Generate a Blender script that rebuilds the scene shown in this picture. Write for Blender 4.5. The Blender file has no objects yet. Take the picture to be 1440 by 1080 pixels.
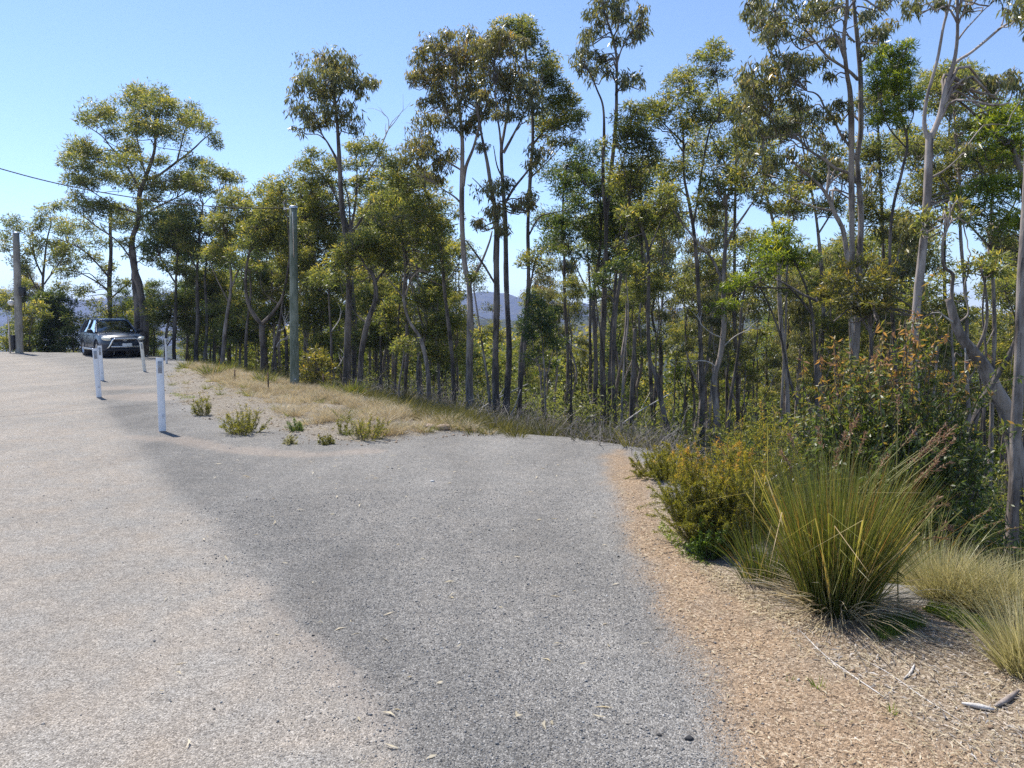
import bpy, bmesh, math, random
import numpy as np
from mathutils import Vector, Matrix
R = math.radians
rng = np.random.default_rng(7)
random.seed(7)
scene = bpy.context.scene
COL = scene.collection
CAM_H = 1.6
F, CX, CY = 1048.0, 720.0, 540.0          # focal length in photo pixels
PITCH = math.atan(90.0 / F)               # the horizon lies 90 px above the middle
cp, sp = math.cos(PITCH), math.sin(PITCH)

def at(px, py, Y):
    """World point that sits Y metres ahead on the line of sight of a photo pixel."""
    a = (px - CX) / F; b = (CY - py) / F
    d = (a, cp + b * sp, -sp + b * cp)
    t = Y / d[1]
    return np.array([d[0] * t, Y, CAM_H + d[2] * t])

def flat(px, py, z=0.0):
    a = (px - CX) / F; b = (CY - py) / F
    d = (a, cp + b * sp, -sp + b * cp)
    t = (z - CAM_H) / d[2]
    return np.array([d[0] * t, d[1] * t])

def ss(a, b, x):
    t = np.clip((np.asarray(x, float) - a) / (b - a), 0, 1)
    return t * t * (3 - 2 * t)

def wob(x, y, s=1.0, k=0.0):
    """cheap smooth noise, roughly -1..1"""
    x = np.asarray(x, float) * s; y = np.asarray(y, float) * s
    return (np.sin(1.3 * x + 2.1 * np.sin(0.7 * y + k) + k) + np.sin(1.7 * y + 1.6 * np.sin(0.9 * x - k) + 2 * k)
            + 0.6 * np.sin(2.9 * x - 2.3 * y + 3 * k) + 0.4 * np.sin(5.1 * x + 4.3 * y + k)) / 3.0

# ---------------------------------------------------------------- signed distances
def pdist(P, X, Y):
    P = np.asarray(P, float); best = np.full(np.shape(X), 1e9)
    for i in range(len(P) - 1):
        a, b = P[i], P[i + 1]; d = b - a; L = max(d @ d, 1e-9)
        t = np.clip(((X - a[0]) * d[0] + (Y - a[1]) * d[1]) / L, 0, 1)
        best = np.minimum(best, np.hypot(X - a[0] - t * d[0], Y - a[1] - t * d[1]))
    return best

def inside(P, X, Y):
    P = np.asarray(P, float); r = np.zeros(np.shape(X), bool); n = len(P)
    for i in range(n):
        a, b = P[i], P[(i + 1) % n]
        if a[1] == b[1]: continue
        c = ((a[1] > Y) != (b[1] > Y)) & (X < (b[0] - a[0]) * (Y - a[1]) / (b[1] - a[1]) + a[0])
        r ^= c
    return r

def sdist(P, X, Y):
    """positive outside the closed polygon"""
    d = pdist(list(P) + [P[0]], X, Y)
    return np.where(inside(P, X, Y), -d, d)

G = lambda L: [tuple(flat(*p)) for p in L]
EDGE = G([(0, 494.5), (120, 496), (205, 500), (262, 511), (300, 519), (350, 529), (410, 543), (470, 553), (530, 570),
          (600, 589), (690, 610), (780, 617), (868, 630), (902, 650), (925, 690), (945, 745), (1000, 800), (1090, 850),
          (1190, 868), (1280, 842), (1440, 858)])
PLATEAU = [(-70, 41), (-45, 39)] + EDGE + [(4.0, 2.6), (4.4, 0), (5, -8), (7, -60), (-70, -60)]
ROAD = G([(0, 494.5), (95, 515), (125, 535), (132, 560), (165, 600), (205, 650), (290, 740), (372, 840), (445, 925), (520, 1005), (578, 1080)]) \
       + [(-0.05, 1.8), (0.6, 0), (2.0, -8), (3, -60), (-70, -60), (-70, 41), (-45, 39)]
DRIVE = G([(132, 560), (165, 600), (205, 650), (290, 740), (372, 840), (445, 925), (520, 1005), (578, 1080)]) \
       + [(-0.05, 1.8), (0.6, 0), (0.9, 1.2)] + \
       G([(1045, 1080), (1000, 1000), (955, 900), (915, 810), (880, 740), (858, 680), (852, 645), (872, 633), (868, 629), (780, 616), (700, 611),
          (640, 612), (520, 630), (420, 640), (330, 636), (262, 622), (215, 600), (160, 575)])
GRASS = G([(252, 514), (300, 519), (350, 529), (410, 543), (470, 553), (530, 570), (600, 589), (690, 610), (640, 608), (520, 622), (440, 620),
           (370, 600), (300, 585), (245, 560), (238, 530)])

def hgt(x, y):
    x = np.asarray(x, float); y = np.asarray(y, float)
    d = np.maximum(sdist(PLATEAU, x, y), 0)
    ang = np.arctan2(x, np.maximum(y, 0.1))
    r = np.hypot(x, y)
    s = 0.19 + 0.15 * ss(0.12, 0.5, ang) + 0.13 * ss(-0.42, -0.62, ang)
    s2 = 0.26 + 0.12 * ss(-0.3, -0.5, ang)
    near = s * np.minimum(d, 9.0); far = s2 * np.clip(d - 9.0, 0, 70) + 0.10 * np.clip(d - 79, 0, 500)
    z = -(near + far) * ss(-0.2, 1.2, d)
    z = z + 0.05 * ss(0.2, -1.2, sdist(GRASS, x, y)) * (1 + wob(x, y, 1.1))
    z = z + ss(0.5, 6, d) * 0.18 * wob(x, y, 0.6) + ss(60, 200, d) * 6 * wob(x, y, 0.02, 1.0)
    z = z + 0.008 * wob(x, y, 0.8, 2.0) * ss(1.5, 4, r)
    return z
def h1(x, y): return float(hgt(np.array([x]), np.array([y]))[0])

def gpt(px, py):
    """where the line of sight of a pixel meets the ground"""
    ys = np.geomspace(1.5, 120, 500)
    P = np.array([at(px, py, y) for y in ys]); h = hgt(P[:, 0], P[:, 1])
    i = np.argmax(P[:, 2] <= h + 0.001)
    if P[i, 2] > h[i] + 0.001: i = len(ys) - 1
    return np.array([P[i, 0], P[i, 1], h[i]])

# ---------------------------------------------------------------- mesh helpers
def mk(name, V, Q=None, T=None, mat=None, parent=None, tint=None, smooth=False, loc=None, attrs=None):
    V = np.asarray(V, np.float32).reshape(-1, 3)
    if loc is not None: V = V - np.asarray(loc, np.float32)
    me = bpy.data.meshes.new(name)
    idx, start, tot = [], [], []
    o = 0
    for Fc, k in ((Q, 4), (T, 3)):
        if Fc is None or len(Fc) == 0: continue
        Fc = np.asarray(Fc, np.int32).reshape(-1, k)
        idx.append(Fc.ravel()); start.append(o + np.arange(len(Fc)) * k); tot.append(np.full(len(Fc), k)); o += Fc.size
    idx = np.concatenate(idx); start = np.concatenate(start); tot = np.concatenate(tot)
    me.vertices.add(len(V)); me.vertices.foreach_set('co', V.ravel())
    me.loops.add(len(idx)); me.loops.foreach_set('vertex_index', idx.astype(np.int32))
    me.polygons.add(len(start)); me.polygons.foreach_set('loop_start', start.astype(np.int32))
    me.polygons.foreach_set('loop_total', tot.astype(np.int32))
    if smooth: me.polygons.foreach_set('use_smooth', np.ones(len(start), bool))
    me.update(calc_edges=True)
    if tint is not None:
        attrs = dict(attrs or {}); attrs['tint'] = tint
    for k, v in (attrs or {}).items():
        a = me.attributes.new(k, 'FLOAT', 'POINT'); a.data.foreach_set('value', np.asarray(v, np.float32))
    if mat is not None: me.materials.append(mat)
    ob = bpy.data.objects.new(name, me); COL.objects.link(ob)
    if parent is not None: ob.parent = parent
    return ob

def tag(o, label=None, cat=None, group=None, kind=None):
    if label: o['label'] = label
    if cat: o['category'] = cat
    if group: o['group'] = group
    if kind: o['kind'] = kind
    return o

def empty(name, label, cat, loc, group=None, rz=0.0):
    o = bpy.data.objects.new(name, None); COL.objects.link(o); o.location = tuple(float(c) for c in loc)
    o.rotation_euler.z = rz; o.empty_display_size = 0.2
    return tag(o, label, cat, group)

class MB:
    """collects shapes for one mesh"""
    def __init__(s): s.V = []; s.Q = []; s.T = []; s.t = []; s.n = 0
    def add(s, V, Q=None, T=None, tint=0.5):
        V = np.asarray(V, float).reshape(-1, 3)
        s.V.append(V)
        if Q is not None and len(Q): s.Q.append(np.asarray(Q, int).reshape(-1, 4) + s.n)
        if T is not None and len(T): s.T.append(np.asarray(T, int).reshape(-1, 3) + s.n)
        s.t.append(np.broadcast_to(np.asarray(tint, float), (len(V),)))
        s.n += len(V)
    def tube(s, pts, rad, sides=6, tint=0.5, cap=True, squash=1.0):
        V, Q, T = tube(pts, rad, sides, cap); s.add(V, Q, T, tint)
    def box(s, c, size, rot=None, bevel=0.0):
        bm = bmesh.new(); bmesh.ops.create_cube(bm, size=1.0)
        bmesh.ops.scale(bm, vec=size, verts=bm.verts)
        if bevel: bmesh.ops.bevel(bm, geom=list(bm.edges), offset=bevel, segments=2, affect='EDGES', profile=0.5)
        if rot is not None: bmesh.ops.rotate(bm, cent=(0, 0, 0), matrix=rot, verts=bm.verts)
        bmesh.ops.translate(bm, vec=c, verts=bm.verts); s.bm(bm)
    def bm(s, bm):
        bmesh.ops.triangulate(bm, faces=bm.faces); bm.verts.index_update()
        V = [v.co[:] for v in bm.verts]; T = [[v.index for v in f.verts] for f in bm.faces]; bm.free(); s.add(V, None, T)
    def lathe(s, c, axis, prof, n=20):
        """prof: (radius, height along axis)"""
        ax = Vector(axis).normalized(); u = ax.orthogonal().normalized(); w = ax.cross(u)
        V = []
        for r, h in prof:
            for k in range(n):
                a = 2 * math.pi * k / n; V.append(Vector(c) + ax * h + (u * math.cos(a) + w * math.sin(a)) * r)
        Q = [[i * n + k, i * n + (k + 1) % n, (i + 1) * n + (k + 1) % n, (i + 1) * n + k] for i in range(len(prof) - 1) for k in range(n)]
        s.add([v[:] for v in V], Q)
    def build(s, name, mat=None, parent=None, smooth=False, loc=None, tinted=False):
        return mk(name, np.concatenate(s.V), np.concatenate(s.Q) if s.Q else None, np.concatenate(s.T) if s.T else None, mat, parent,
                  np.concatenate(s.t) if tinted else None, smooth, loc)

def tube(pts, rad, sides=6, cap=True):
    P = np.asarray(pts, float); n = len(P); rad = np.broadcast_to(np.asarray(rad, float), (n,))
    Tn = np.gradient(P, axis=0); Tn /= np.linalg.norm(Tn, axis=1, keepdims=True) + 1e-12
    u = np.cross(Tn[0], [0.31, 0.95, 0.05]); u /= np.linalg.norm(u) + 1e-12
    a = np.arange(sides) * 2 * math.pi / sides; ca, sa = np.cos(a)[:, None], np.sin(a)[:, None]
    V = np.empty((n, sides, 3))
    for i in range(n):
        u = u - (u @ Tn[i]) * Tn[i]; u /= np.linalg.norm(u) + 1e-12
        V[i] = P[i] + rad[i] * (ca * u + sa * np.cross(Tn[i], u))
    i = np.arange(n - 1)[:, None] * sides; k = np.arange(sides)[None]; k2 = (k + 1) % sides
    Q = np.stack([i + k, i + k2, i + sides + k2, i + sides + k], -1).reshape(-1, 4)
    T = None; V = V.reshape(-1, 3)
    if cap:
        V = np.concatenate([V, P[-1:]]); k = np.arange(sides); b = (n - 1) * sides
        T = np.stack([b + k, b + (k + 1) % sides, np.full(sides, len(V) - 1)], -1)
    return V, Q, T

def smooth_line(P, n=4):
    """Catmull-Rom through the points"""
    P = np.asarray(P, float)
    if len(P) < 3: return np.array([P[0] + (P[-1] - P[0]) * t for t in np.linspace(0, 1, n + 1)])
    E_ = np.concatenate([[2 * P[0] - P[1]], P, [2 * P[-1] - P[-2]]]); out = []
    for i in range(1, len(E_) - 2):
        p0, p1, p2, p3 = E_[i - 1:i + 3]
        for t in np.arange(n) / n:
            out.append(0.5 * (2 * p1 + (p2 - p0) * t + (2 * p0 - 5 * p1 + 4 * p2 - p3) * t * t + (3 * p1 - p0 - 3 * p2 + p3) * t ** 3))
    out.append(P[-1]); return np.array(out)

def unit(v): return v / (np.linalg.norm(v, axis=-1, keepdims=True) + 1e-9)

def leaf_quads(C, D, L, W, fold=0.25, g=None):
    """C (n,3) leaf bases, D (n,3) unit directions; narrow folded rhombs with a bent tip"""
    g = rng if g is None else g
    n = len(C); L = np.broadcast_to(np.asarray(L, float), (n,))[:, None]; W = np.broadcast_to(np.asarray(W, float), (n,))[:, None]
    S = unit(np.cross(D, unit(g.normal(size=(n, 3))))); N = np.cross(S, D)
    mid = C + D * L * 0.45 + N * L * fold * 0.25
    V = np.stack([C, mid + S * W * 0.5, C + D * L - N * L * fold * 0.3, mid - S * W * 0.5], 1).reshape(-1, 3)
    return V, np.arange(4 * n).reshape(n, 4)

def blades(B, D, L, W, sag=0.5, seg=3, g=None, kink=0.0):
    """grass blades: strips bending over under their own weight"""
    g = rng if g is None else g
    n = len(B); L = np.broadcast_to(np.asarray(L, float), (n,)); W = np.broadcast_to(np.asarray(W, float), (n,))
    sag = np.broadcast_to(np.asarray(sag, float), (n,))
    H = D * np.array([1, 1, 0]); S = unit(np.cross(D, g.normal(size=(n, 3))))
    rows = []
    for k in range(seg + 1):
        t = k / seg
        c = B + D * (L * t)[:, None] + unit(H + 1e-4) * (L * sag * 0.35 * t * t)[:, None] - np.array([0, 0, 1]) * (L * sag * 0.45 * t ** 2.2)[:, None]
        w = (W * (1 - t) ** 0.7 * 0.5 + W * 0.04)[:, None]
        rows += [c - S * w, c + S * w]
    V = np.stack(rows, 1).reshape(-1, 3); m = 2 * (seg + 1)
    q = np.array([[2 * k, 2 * k + 1, 2 * k + 3, 2 * k + 2] for k in range(seg)])
    Q = (np.arange(n)[:, None, None] * m + q[None]).reshape(-1, 4)
    return V, Q, m
# ---------------------------------------------------------------- materials
def newmat(name):
    m = bpy.data.materials.new(name); m.use_nodes = True; nt = m.node_tree; nt.nodes.clear()
    out = nt.nodes.new('ShaderNodeOutputMaterial'); return m, nt, out
def nd(nt, typ, ins=None, **kw):
    n = nt.nodes.new('ShaderNode' + typ)
    for k, v in kw.items(): setattr(n, k, v)
    for k, v in (ins or {}).items():
        if isinstance(v, bpy.types.NodeSocket): nt.links.new(v, n.inputs[k])
        else: n.inputs[k].default_value = v
    return n
def ramp(nt, fac, stops, interp='LINEAR'):
    r = nt.nodes.new('ShaderNodeValToRGB'); r.color_ramp.interpolation = interp
    while len(r.color_ramp.elements) < len(stops): r.color_ramp.elements.new(0.5)
    for e, (p, c) in zip(r.color_ramp.elements, stops): e.position = p; e.color = (*c, 1) if len(c) == 3 else c
    nt.links.new(fac, r.inputs[0]); return r.outputs[0]
def mixc(nt, fac, a, b, mode='MIX'):
    m = nt.nodes.new('ShaderNodeMix'); m.data_type = 'RGBA'; m.blend_type = mode
    for s, v in ((0, fac), (6, a), (7, b)):
        if isinstance(v, bpy.types.NodeSocket): nt.links.new(v, m.inputs[s])
        else: m.inputs[s].default_value = v if s == 0 else ((*v, 1) if len(v) == 3 else v)
    return m.outputs[2]
def mth(nt, op, a, b=0.0, clamp=False):
    m = nt.nodes.new('ShaderNodeMath'); m.operation = op; m.use_clamp = clamp
    for s, v in ((0, a), (1, b)):
        if isinstance(v, bpy.types.NodeSocket): nt.links.new(v, m.inputs[s])
        else: m.inputs[s].default_value = v
    return m.outputs[0]
def plain(name, col, rough=0.5, metal=0.0, spec=0.5, noise=0.12, scale=6.0, coat=0.0, bump=0.0, alpha=1.0):
    m, nt, out = newmat(name)
    tc = nd(nt, 'TexCoord'); n = nd(nt, 'TexNoise', {'Vector': tc.outputs['Object'], 'Scale': scale, 'Detail': 6.0})
    c = ramp(nt, n.outputs['Fac'], [(0.3, [x * (1 - noise) for x in col]), (0.7, [min(1, x * (1 + noise)) for x in col])])
    p = nd(nt, 'BsdfPrincipled', {'Base Color': c, 'Roughness': rough, 'Metallic': metal, 'Specular IOR Level': spec, 'Coat Weight': coat})
    if bump:
        b = nd(nt, 'Bump', {'Height': n.outputs['Fac'], 'Strength': bump, 'Distance': 0.02}); nt.links.new(b.outputs[0], p.inputs['Normal'])
    nt.links.new(p.outputs[0], out.inputs[0]); return m
def attr(nt, name): return nd(nt, 'Attribute', attribute_name=name).outputs['Fac']

def leafmat(name, stops, trans=0.45, tcol=(1.6, 1.5, 0.55), rough=0.42, spec=0.5):
    m, nt, out = newmat(name)
    c = ramp(nt, attr(nt, 'tint'), stops)
    p = nd(nt, 'BsdfPrincipled', {'Base Color': c, 'Roughness': rough, 'Specular IOR Level': spec})
    t = nd(nt, 'BsdfTranslucent', {'Color': mixc(nt, 1.0, c, tcol, 'MULTIPLY')})
    s = nd(nt, 'MixShader', {0: trans}); nt.links.new(p.outputs[0], s.inputs[1]); nt.links.new(t.outputs[0], s.inputs[2])
    nt.links.new(s.outputs[0], out.inputs[0]); return m

M = {}
M['gum'] = leafmat('gum_leaf', [(0, (.10, .118, .066)), (.45, (.185, .198, .10)), (.75, (.30, .27, .125)), (1, (.40, .29, .14))], .5, (1.45, 1.35, .6), .33, .7)
M['red'] = leafmat('red_gum_leaf', [(0, (.10, .112, .058)), (.45, (.19, .19, .088)), (.75, (.31, .25, .11)), (1, (.44, .28, .13))], .5, (1.45, 1.35, .55), .34, .7)
M['olive'] = leafmat('olive_leaf', [(0, (.08, .108, .046)), (.4, (.172, .200, .074)), (.74, (.345, .315, .10)), (1, (.50, .38, .12))], .59, (1.55, 1.45, .6), .42, .5)
M['dark'] = leafmat('dark_leaf', [(0, (.055, .085, .045)), (.5, (.10, .14, .058)), (.85, (.21, .22, .065)), (1, (.30, .28, .08))], .5, (1.5, 1.5, .5), .42, .5)
M['bright'] = leafmat('bright_leaf', [(0, (.090, .135, .032)), (.4, (.18, .235, .045)), (.75, (.34, .36, .06)), (1, (.50, .42, .08))], .54, (1.5, 1.5, .4), .42, .5)
M['orange'] = leafmat('orange_leaf', [(0, (.085, .10, .036)), (.4, (.18, .18, .055)), (.75, (.33, .265, .075)), (1, (.46, .29, .09))], .52, (1.5, 1.4, .5), .42, .5)
M['young'] = leafmat('young_gum_leaf', [(0, (.065, .10, .035)), (.4, (.125, .165, .05)), (.62, (.22, .20, .065)), (.82, (.33, .20, .09)), (1, (.42, .22, .12))], .46, (1.45, 1.45, .55), .4, .5)
M['heath'] = leafmat('heath_leaf', [(0, (.10, .115, .028)), (.4, (.23, .225, .05)), (.72, (.42, .33, .07)), (1, (.50, .27, .10))], .55, (1.5, 1.45, .5), .5, .4)
M['sedge'] = leafmat('sedge_blade', [(0, (.045, .065, .018)), (.4, (.155, .180, .045)), (.7, (.30, .28, .085)), (.9, (.46, .37, .20)), (1, (.30, .16, .06))], .4, (1.4, 1.35, .5), .42, .5)
M['straw'] = leafmat('straw_blade', [(0, (.20, .21, .085)), (.35, (.42, .39, .19)), (.7, (.60, .53, .31)), (1, (.68, .60, .41))], .45, (1.1, 1.05, .75), .55, .3)
M['dry'] = leafmat('dry_grass_blade', [(0, (.26, .21, .13)), (.35, (.42, .35, .22)), (.7, (.58, .50, .34)), (1, (.68, .60, .45))], .35, (1.1, 1.0, .8), .6, .3)
M['brownheath'] = leafmat('dull_heath_leaf', [(0, (.06, .065, .025)), (.4, (.13, .125, .045)), (.75, (.24, .20, .08)), (1, (.34, .25, .12))], .45, (1.3, 1.25, .6), .55, .3)
M['weed'] = leafmat('weed_leaf', [(0, (.06, .10, .025)), (.5, (.14, .20, .045)), (1, (.30, .32, .07))], .45, (1.4, 1.5, .5), .5, .4)
M['seed'] = leafmat('seed_head', [(0, (.16, .085, .06)), (.5, (.29, .17, .115)), (1, (.46, .32, .22))], .3, (1.3, 1.1, .8), .7, .2)
M['deadtwig'] = leafmat('dead_twig', [(0, (.16, .14, .125)), (.5, (.30, .27, .24)), (1, (.52, .47, .42))], .1, (1, 1, 1), .8, .2)

def barkmat(name, a, b, c, streak=9.0, bump=0.5):
    m, nt, out = newmat(name); tc = nd(nt, 'TexCoord')
    mp = nd(nt, 'Mapping', {'Vector': tc.outputs['Object'], 'Scale': (1, 1, 0.12)})
    n = nd(nt, 'TexNoise', {'Vector': mp.outputs[0], 'Scale': streak * 3, 'Detail': 5.0, 'Roughness': 0.65})
    n2 = nd(nt, 'TexNoise', {'Vector': nd(nt, 'Mapping', {'Vector': tc.outputs['Object'], 'Scale': (1.6, 1.6, .55)}).outputs[0], 'Scale': 2.6, 'Detail': 5.0, 'Roughness': .6})
    col = ramp(nt, n.outputs['Fac'], [(.3, a), (.52, b), (.72, c)])
    col = mixc(nt, ramp(nt, n2.outputs['Fac'], [(.46, (0, 0, 0)), (.58, (1, 1, 1))]), mixc(nt, .25, col, a), mixc(nt, 0.65, col, c))
    p = nd(nt, 'BsdfPrincipled', {'Base Color': col, 'Roughness': 0.85, 'Specular IOR Level': 0.2})
    b_ = nd(nt, 'Bump', {'Height': n.outputs['Fac'], 'Strength': bump, 'Distance': 0.03}); nt.links.new(b_.outputs[0], p.inputs['Normal'])
    nt.links.new(p.outputs[0], out.inputs[0]); return m
M['bark_dark'] = barkmat('dark_stringy_bark', (.032, .028, .025), (.105, .088, .076), (.25, .21, .18), 10, 1.0)
M['bark_grey'] = barkmat('grey_gum_bark', (.075, .062, .053), (.21, .175, .152), (.42, .355, .305), 6, .6)
M['bark_pale'] = barkmat('pale_smooth_bark', (.12, .096, .083), (.28, .232, .203), (.50, .435, .385), 4, .35)
M['deadwood'] = barkmat('bleached_dead_wood', (.30, .27, .24), (.50, .46, .42), (.66, .62, .57), 8, .4)

# the ground: one material for every sheet of it, driven by where each kind of surface lies
def groundmat():
    m, nt, out = newmat('ground_surface'); tc = nd(nt, 'TexCoord'); P = tc.outputs['Object']
    def vor(scale, rnd=1.0): return nd(nt, 'TexVoronoi', {'Vector': P, 'Scale': scale, 'Randomness': rnd})
    def noi(scale, det=4.0, rough=.55): return nd(nt, 'TexNoise', {'Vector': P, 'Scale': scale, 'Detail': det, 'Roughness': rough}).outputs['Fac']
    v1 = vor(165.0); v2 = vor(105.0); v3 = vor(210.0)
    def sep(v): return nd(nt, 'SeparateColor', {0: v.outputs['Color']}).outputs
    s1, s2, s3 = sep(v1), sep(v2), sep(v3)
    big = noi(0.55, 5.0); mid = noi(3.2, 5.0); fine = noi(28.0, 4.0)
    road = ramp(nt, s1[0], [(0, (.145, .130, .113)), (.3, (.285, .260, .229)), (.7, (.38, .350, .31)), (1, (.52, .485, .44))])
    road = mixc(nt, ramp(nt, mid, [(.35, (0, 0, 0)), (.7, (1, 1, 1))]), road, mixc(nt, 1.0, road, (1.08, 1.01, .94), 'MULTIPLY'))
    road = mixc(nt, ramp(nt, big, [(.4, (0, 0, 0)), (.62, (1, 1, 1))]), road, mixc(nt, 1.0, road, (.86, .885, .91), 'MULTIPLY'))
    grav = ramp(nt, s1[1], [(0, (.075, .075, .075)), (.35, (.175, .174, .172)), (.75, (.255, .253, .249)), (1, (.43, .427, .42))])
    grav = mixc(nt, ramp(nt, mid, [(.38, (0, 0, 0)), (.66, (1, 1, 1))]), grav, mixc(nt, 1.0, grav, (1.14, 1.13, 1.12), 'MULTIPLY'))
    swp = nd(nt, 'TexNoise', {'Vector': nd(nt, 'Mapping', {'Vector': P, 'Rotation': (0, 0, -.5), 'Scale': (1.0, .28, 1)}).outputs[0], 'Scale': 1.3, 'Detail': 4.0}).outputs['Fac']
    grav = mixc(nt, 1.0, grav, ramp(nt, swp, [(.3, (.79, .765, .725)), (.7, (1.15, 1.115, 1.055))]), 'MULTIPLY')
    road = mixc(nt, 1.0, road, ramp(nt, swp, [(.3, (.90, .90, .90)), (.7, (1.09, 1.085, 1.075))]), 'MULTIPLY')
    dkgr = mixc(nt, 1.0, grav, (.72, .725, .735), 'MULTIPLY')
    dirt = ramp(nt, s2[0], [(0, (.14, .098, .062)), (.35, (.29, .200, .125)), (.75, (.385, .272, .172)), (1, (.53, .42, .30))])
    dirt = mixc(nt, ramp(nt, mid, [(.4, (0, 0, 0)), (.65, (1, 1, 1))]), dirt, mixc(nt, 1.0, dirt, (.90, .93, .98), 'MULTIPLY'))
    litt = ramp(nt, s2[1], [(0, (.11, .082, .055)), (.4, (.25, .19, .13)), (.8, (.35, .275, .195)), (1, (.54, .46, .37))])
    gras = ramp(nt, s2[2], [(0, (.09, .078, .062)), (.4, (.21, .178, .138)), (.8, (.31, .27, .215)), (1, (.50, .46, .40))])
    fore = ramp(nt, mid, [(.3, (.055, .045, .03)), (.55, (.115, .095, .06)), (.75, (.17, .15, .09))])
    def msk(name, sharp=0.3, n=None):
        n = n if n is not None else mth(nt, 'ADD', mth(nt, 'MULTIPLY', mid, .5), mth(nt, 'MULTIPLY', s3[0], .5))
        x = mth(nt, 'ADD', attr(nt, name), mth(nt, 'MULTIPLY', mth(nt, 'SUBTRACT', n, 0.5), 1.0))
        return mth(nt, 'DIVIDE', mth(nt, 'SUBTRACT', x, 0.5 - sharp / 2), sharp, True)
    nst = mth(nt, 'ADD', mth(nt, 'MULTIPLY', mid, .22), mth(nt, 'MULTIPLY', s3[0], .78))
    c = road
    c = mixc(nt, msk('m_gravel', .8, nst), c, grav)
    c = mixc(nt, mth(nt, 'MULTIPLY', msk('m_dark', .9, nst), .85), c, dkgr)
    c = mixc(nt, mth(nt, 'MULTIPLY', msk('m_pink', .8), .38), c, (.41, .33, .265))
    c = mixc(nt, msk('m_dirt', .4), c, dirt)
    c = mixc(nt, msk('m_grass', .5), c, gras)
    c = mixc(nt, msk('m_litter', .5), c, litt)
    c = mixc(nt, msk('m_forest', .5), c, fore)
    gr1 = ramp(nt, noi(11.0, 6.0, .75), [(.34, (.76, .76, .77)), (.5, (1, 1, 1)), (.68, (1.22, 1.21, 1.19))]); gr2 = ramp(nt, noi(34.0, 5.0, .75), [(.34, (.74, .74, .75)), (.5, (1, 1, 1)), (.68, (1.24, 1.23, 1.21))])
    c = mixc(nt, .65, c, mixc(nt, 1.0, c, gr1, 'MULTIPLY')); c = mixc(nt, .65, c, mixc(nt, 1.0, c, gr2, 'MULTIPLY'))
    p = nd(nt, 'BsdfPrincipled', {'Base Color': c, 'Roughness': .92, 'Specular IOR Level': .25})
    h = mth(nt, 'ADD', mth(nt, 'SUBTRACT', 1.0, mth(nt, 'MULTIPLY', v1.outputs['Distance'], 1.2)), mth(nt, 'ADD', mth(nt, 'MULTIPLY', fine, .8), mth(nt, 'MULTIPLY', s1[2], .9)))
    b = nd(nt, 'Bump', {'Height': h, 'Strength': .75, 'Distance': .006}); nt.links.new(b.outputs[0], p.inputs['Normal'])
    nt.links.new(p.outputs[0], out.inputs[0]); return m
M['ground'] = groundmat()
def stonemat(name, stops):
    m, nt, out = newmat(name); c = ramp(nt, attr(nt, 'tint'), stops)
    n = nd(nt, 'TexNoise', {'Vector': nd(nt, 'TexCoord').outputs['Object'], 'Scale': 120.0, 'Detail': 3.0})
    c = mixc(nt, .5, c, mixc(nt, 1.0, c, ramp(nt, n.outputs['Fac'], [(.3, (.5, .5, .5)), (.7, (1.3, 1.3, 1.3))]), 'MULTIPLY'))
    p = nd(nt, 'BsdfPrincipled', {'Base Color': c, 'Roughness': .85, 'Specular IOR Level': .3}); nt.links.new(p.outputs[0], out.inputs[0]); return m
M['stone'] = stonemat('loose_stone', [(0, (.06, .06, .062)), (.3, (.18, .18, .18)), (.7, (.27, .268, .264)), (.95, (.42, .42, .41)), (1, (.58, .56, .53))])
M['earthstone'] = stonemat('earth_stone', [(0, (.10, .075, .06)), (.4, (.32, .22, .14)), (.75, (.43, .32, .22)), (1, (.60, .52, .43))])
# ---------------------------------------------------------------- camera, light, sky
cam_d = bpy.data.cameras.new('camera'); cam = bpy.data.objects.new('camera', cam_d); COL.objects.link(cam)
cam.location = (0, 0, CAM_H); cam.rotation_euler = (math.pi / 2 - PITCH, 0, 0)
cam_d.sensor_width = 36.0; cam_d.lens = 36.0 * F / 1440.0; cam_d.clip_end = 20000; cam_d.clip_start = 0.05
scene.camera = cam
SUN_EL, SUN_AZ = R(58), R(-41)            # azimuth from +Y towards +X
S = Vector((math.cos(SUN_EL) * math.sin(SUN_AZ), math.cos(SUN_EL) * math.cos(SUN_AZ), math.sin(SUN_EL)))
sun_d = bpy.data.lights.new('sun', 'SUN'); sun_d.energy = 4.1; sun_d.angle = R(0.5); sun_d.color = (1.0, .95, .87)
sun = bpy.data.objects.new('sun', sun_d); COL.objects.link(sun); sun.rotation_euler = (-S).to_track_quat('-Z', 'Y').to_euler(); sun.location = (-20, 40, 60)
W = bpy.data.worlds.new('World'); scene.world = W; W.use_nodes = True
wn = W.node_tree; wn.nodes.clear()
sky = wn.nodes.new('ShaderNodeTexSky'); sky.sky_type = 'NISHITA'; sky.sun_disc = False; sky.sun_elevation = SUN_EL; sky.sun_rotation = SUN_AZ
sky.air_density = 0.85; sky.dust_density = 0.0; sky.ozone_density = 2.6; sky.altitude = 900
bg = wn.nodes.new('ShaderNodeBackground'); bg.inputs['Strength'].default_value = 0.125
wo = wn.nodes.new('ShaderNodeOutputWorld'); wn.links.new(sky.outputs[0], bg.inputs[0]); wn.links.new(bg.outputs[0], wo.inputs[0])
scene.view_settings.view_transform = 'Standard'; scene.view_settings.look = 'None'
scene.view_settings.exposure = 0.86; scene.view_settings.gamma = 1.0
scene.render.engine = 'CYCLES'
cy = scene.cycles
cy.use_denoising = False; cy.max_bounces = 10; cy.diffuse_bounces = 6; cy.glossy_bounces = 2; cy.transmission_bounces = 8
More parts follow.
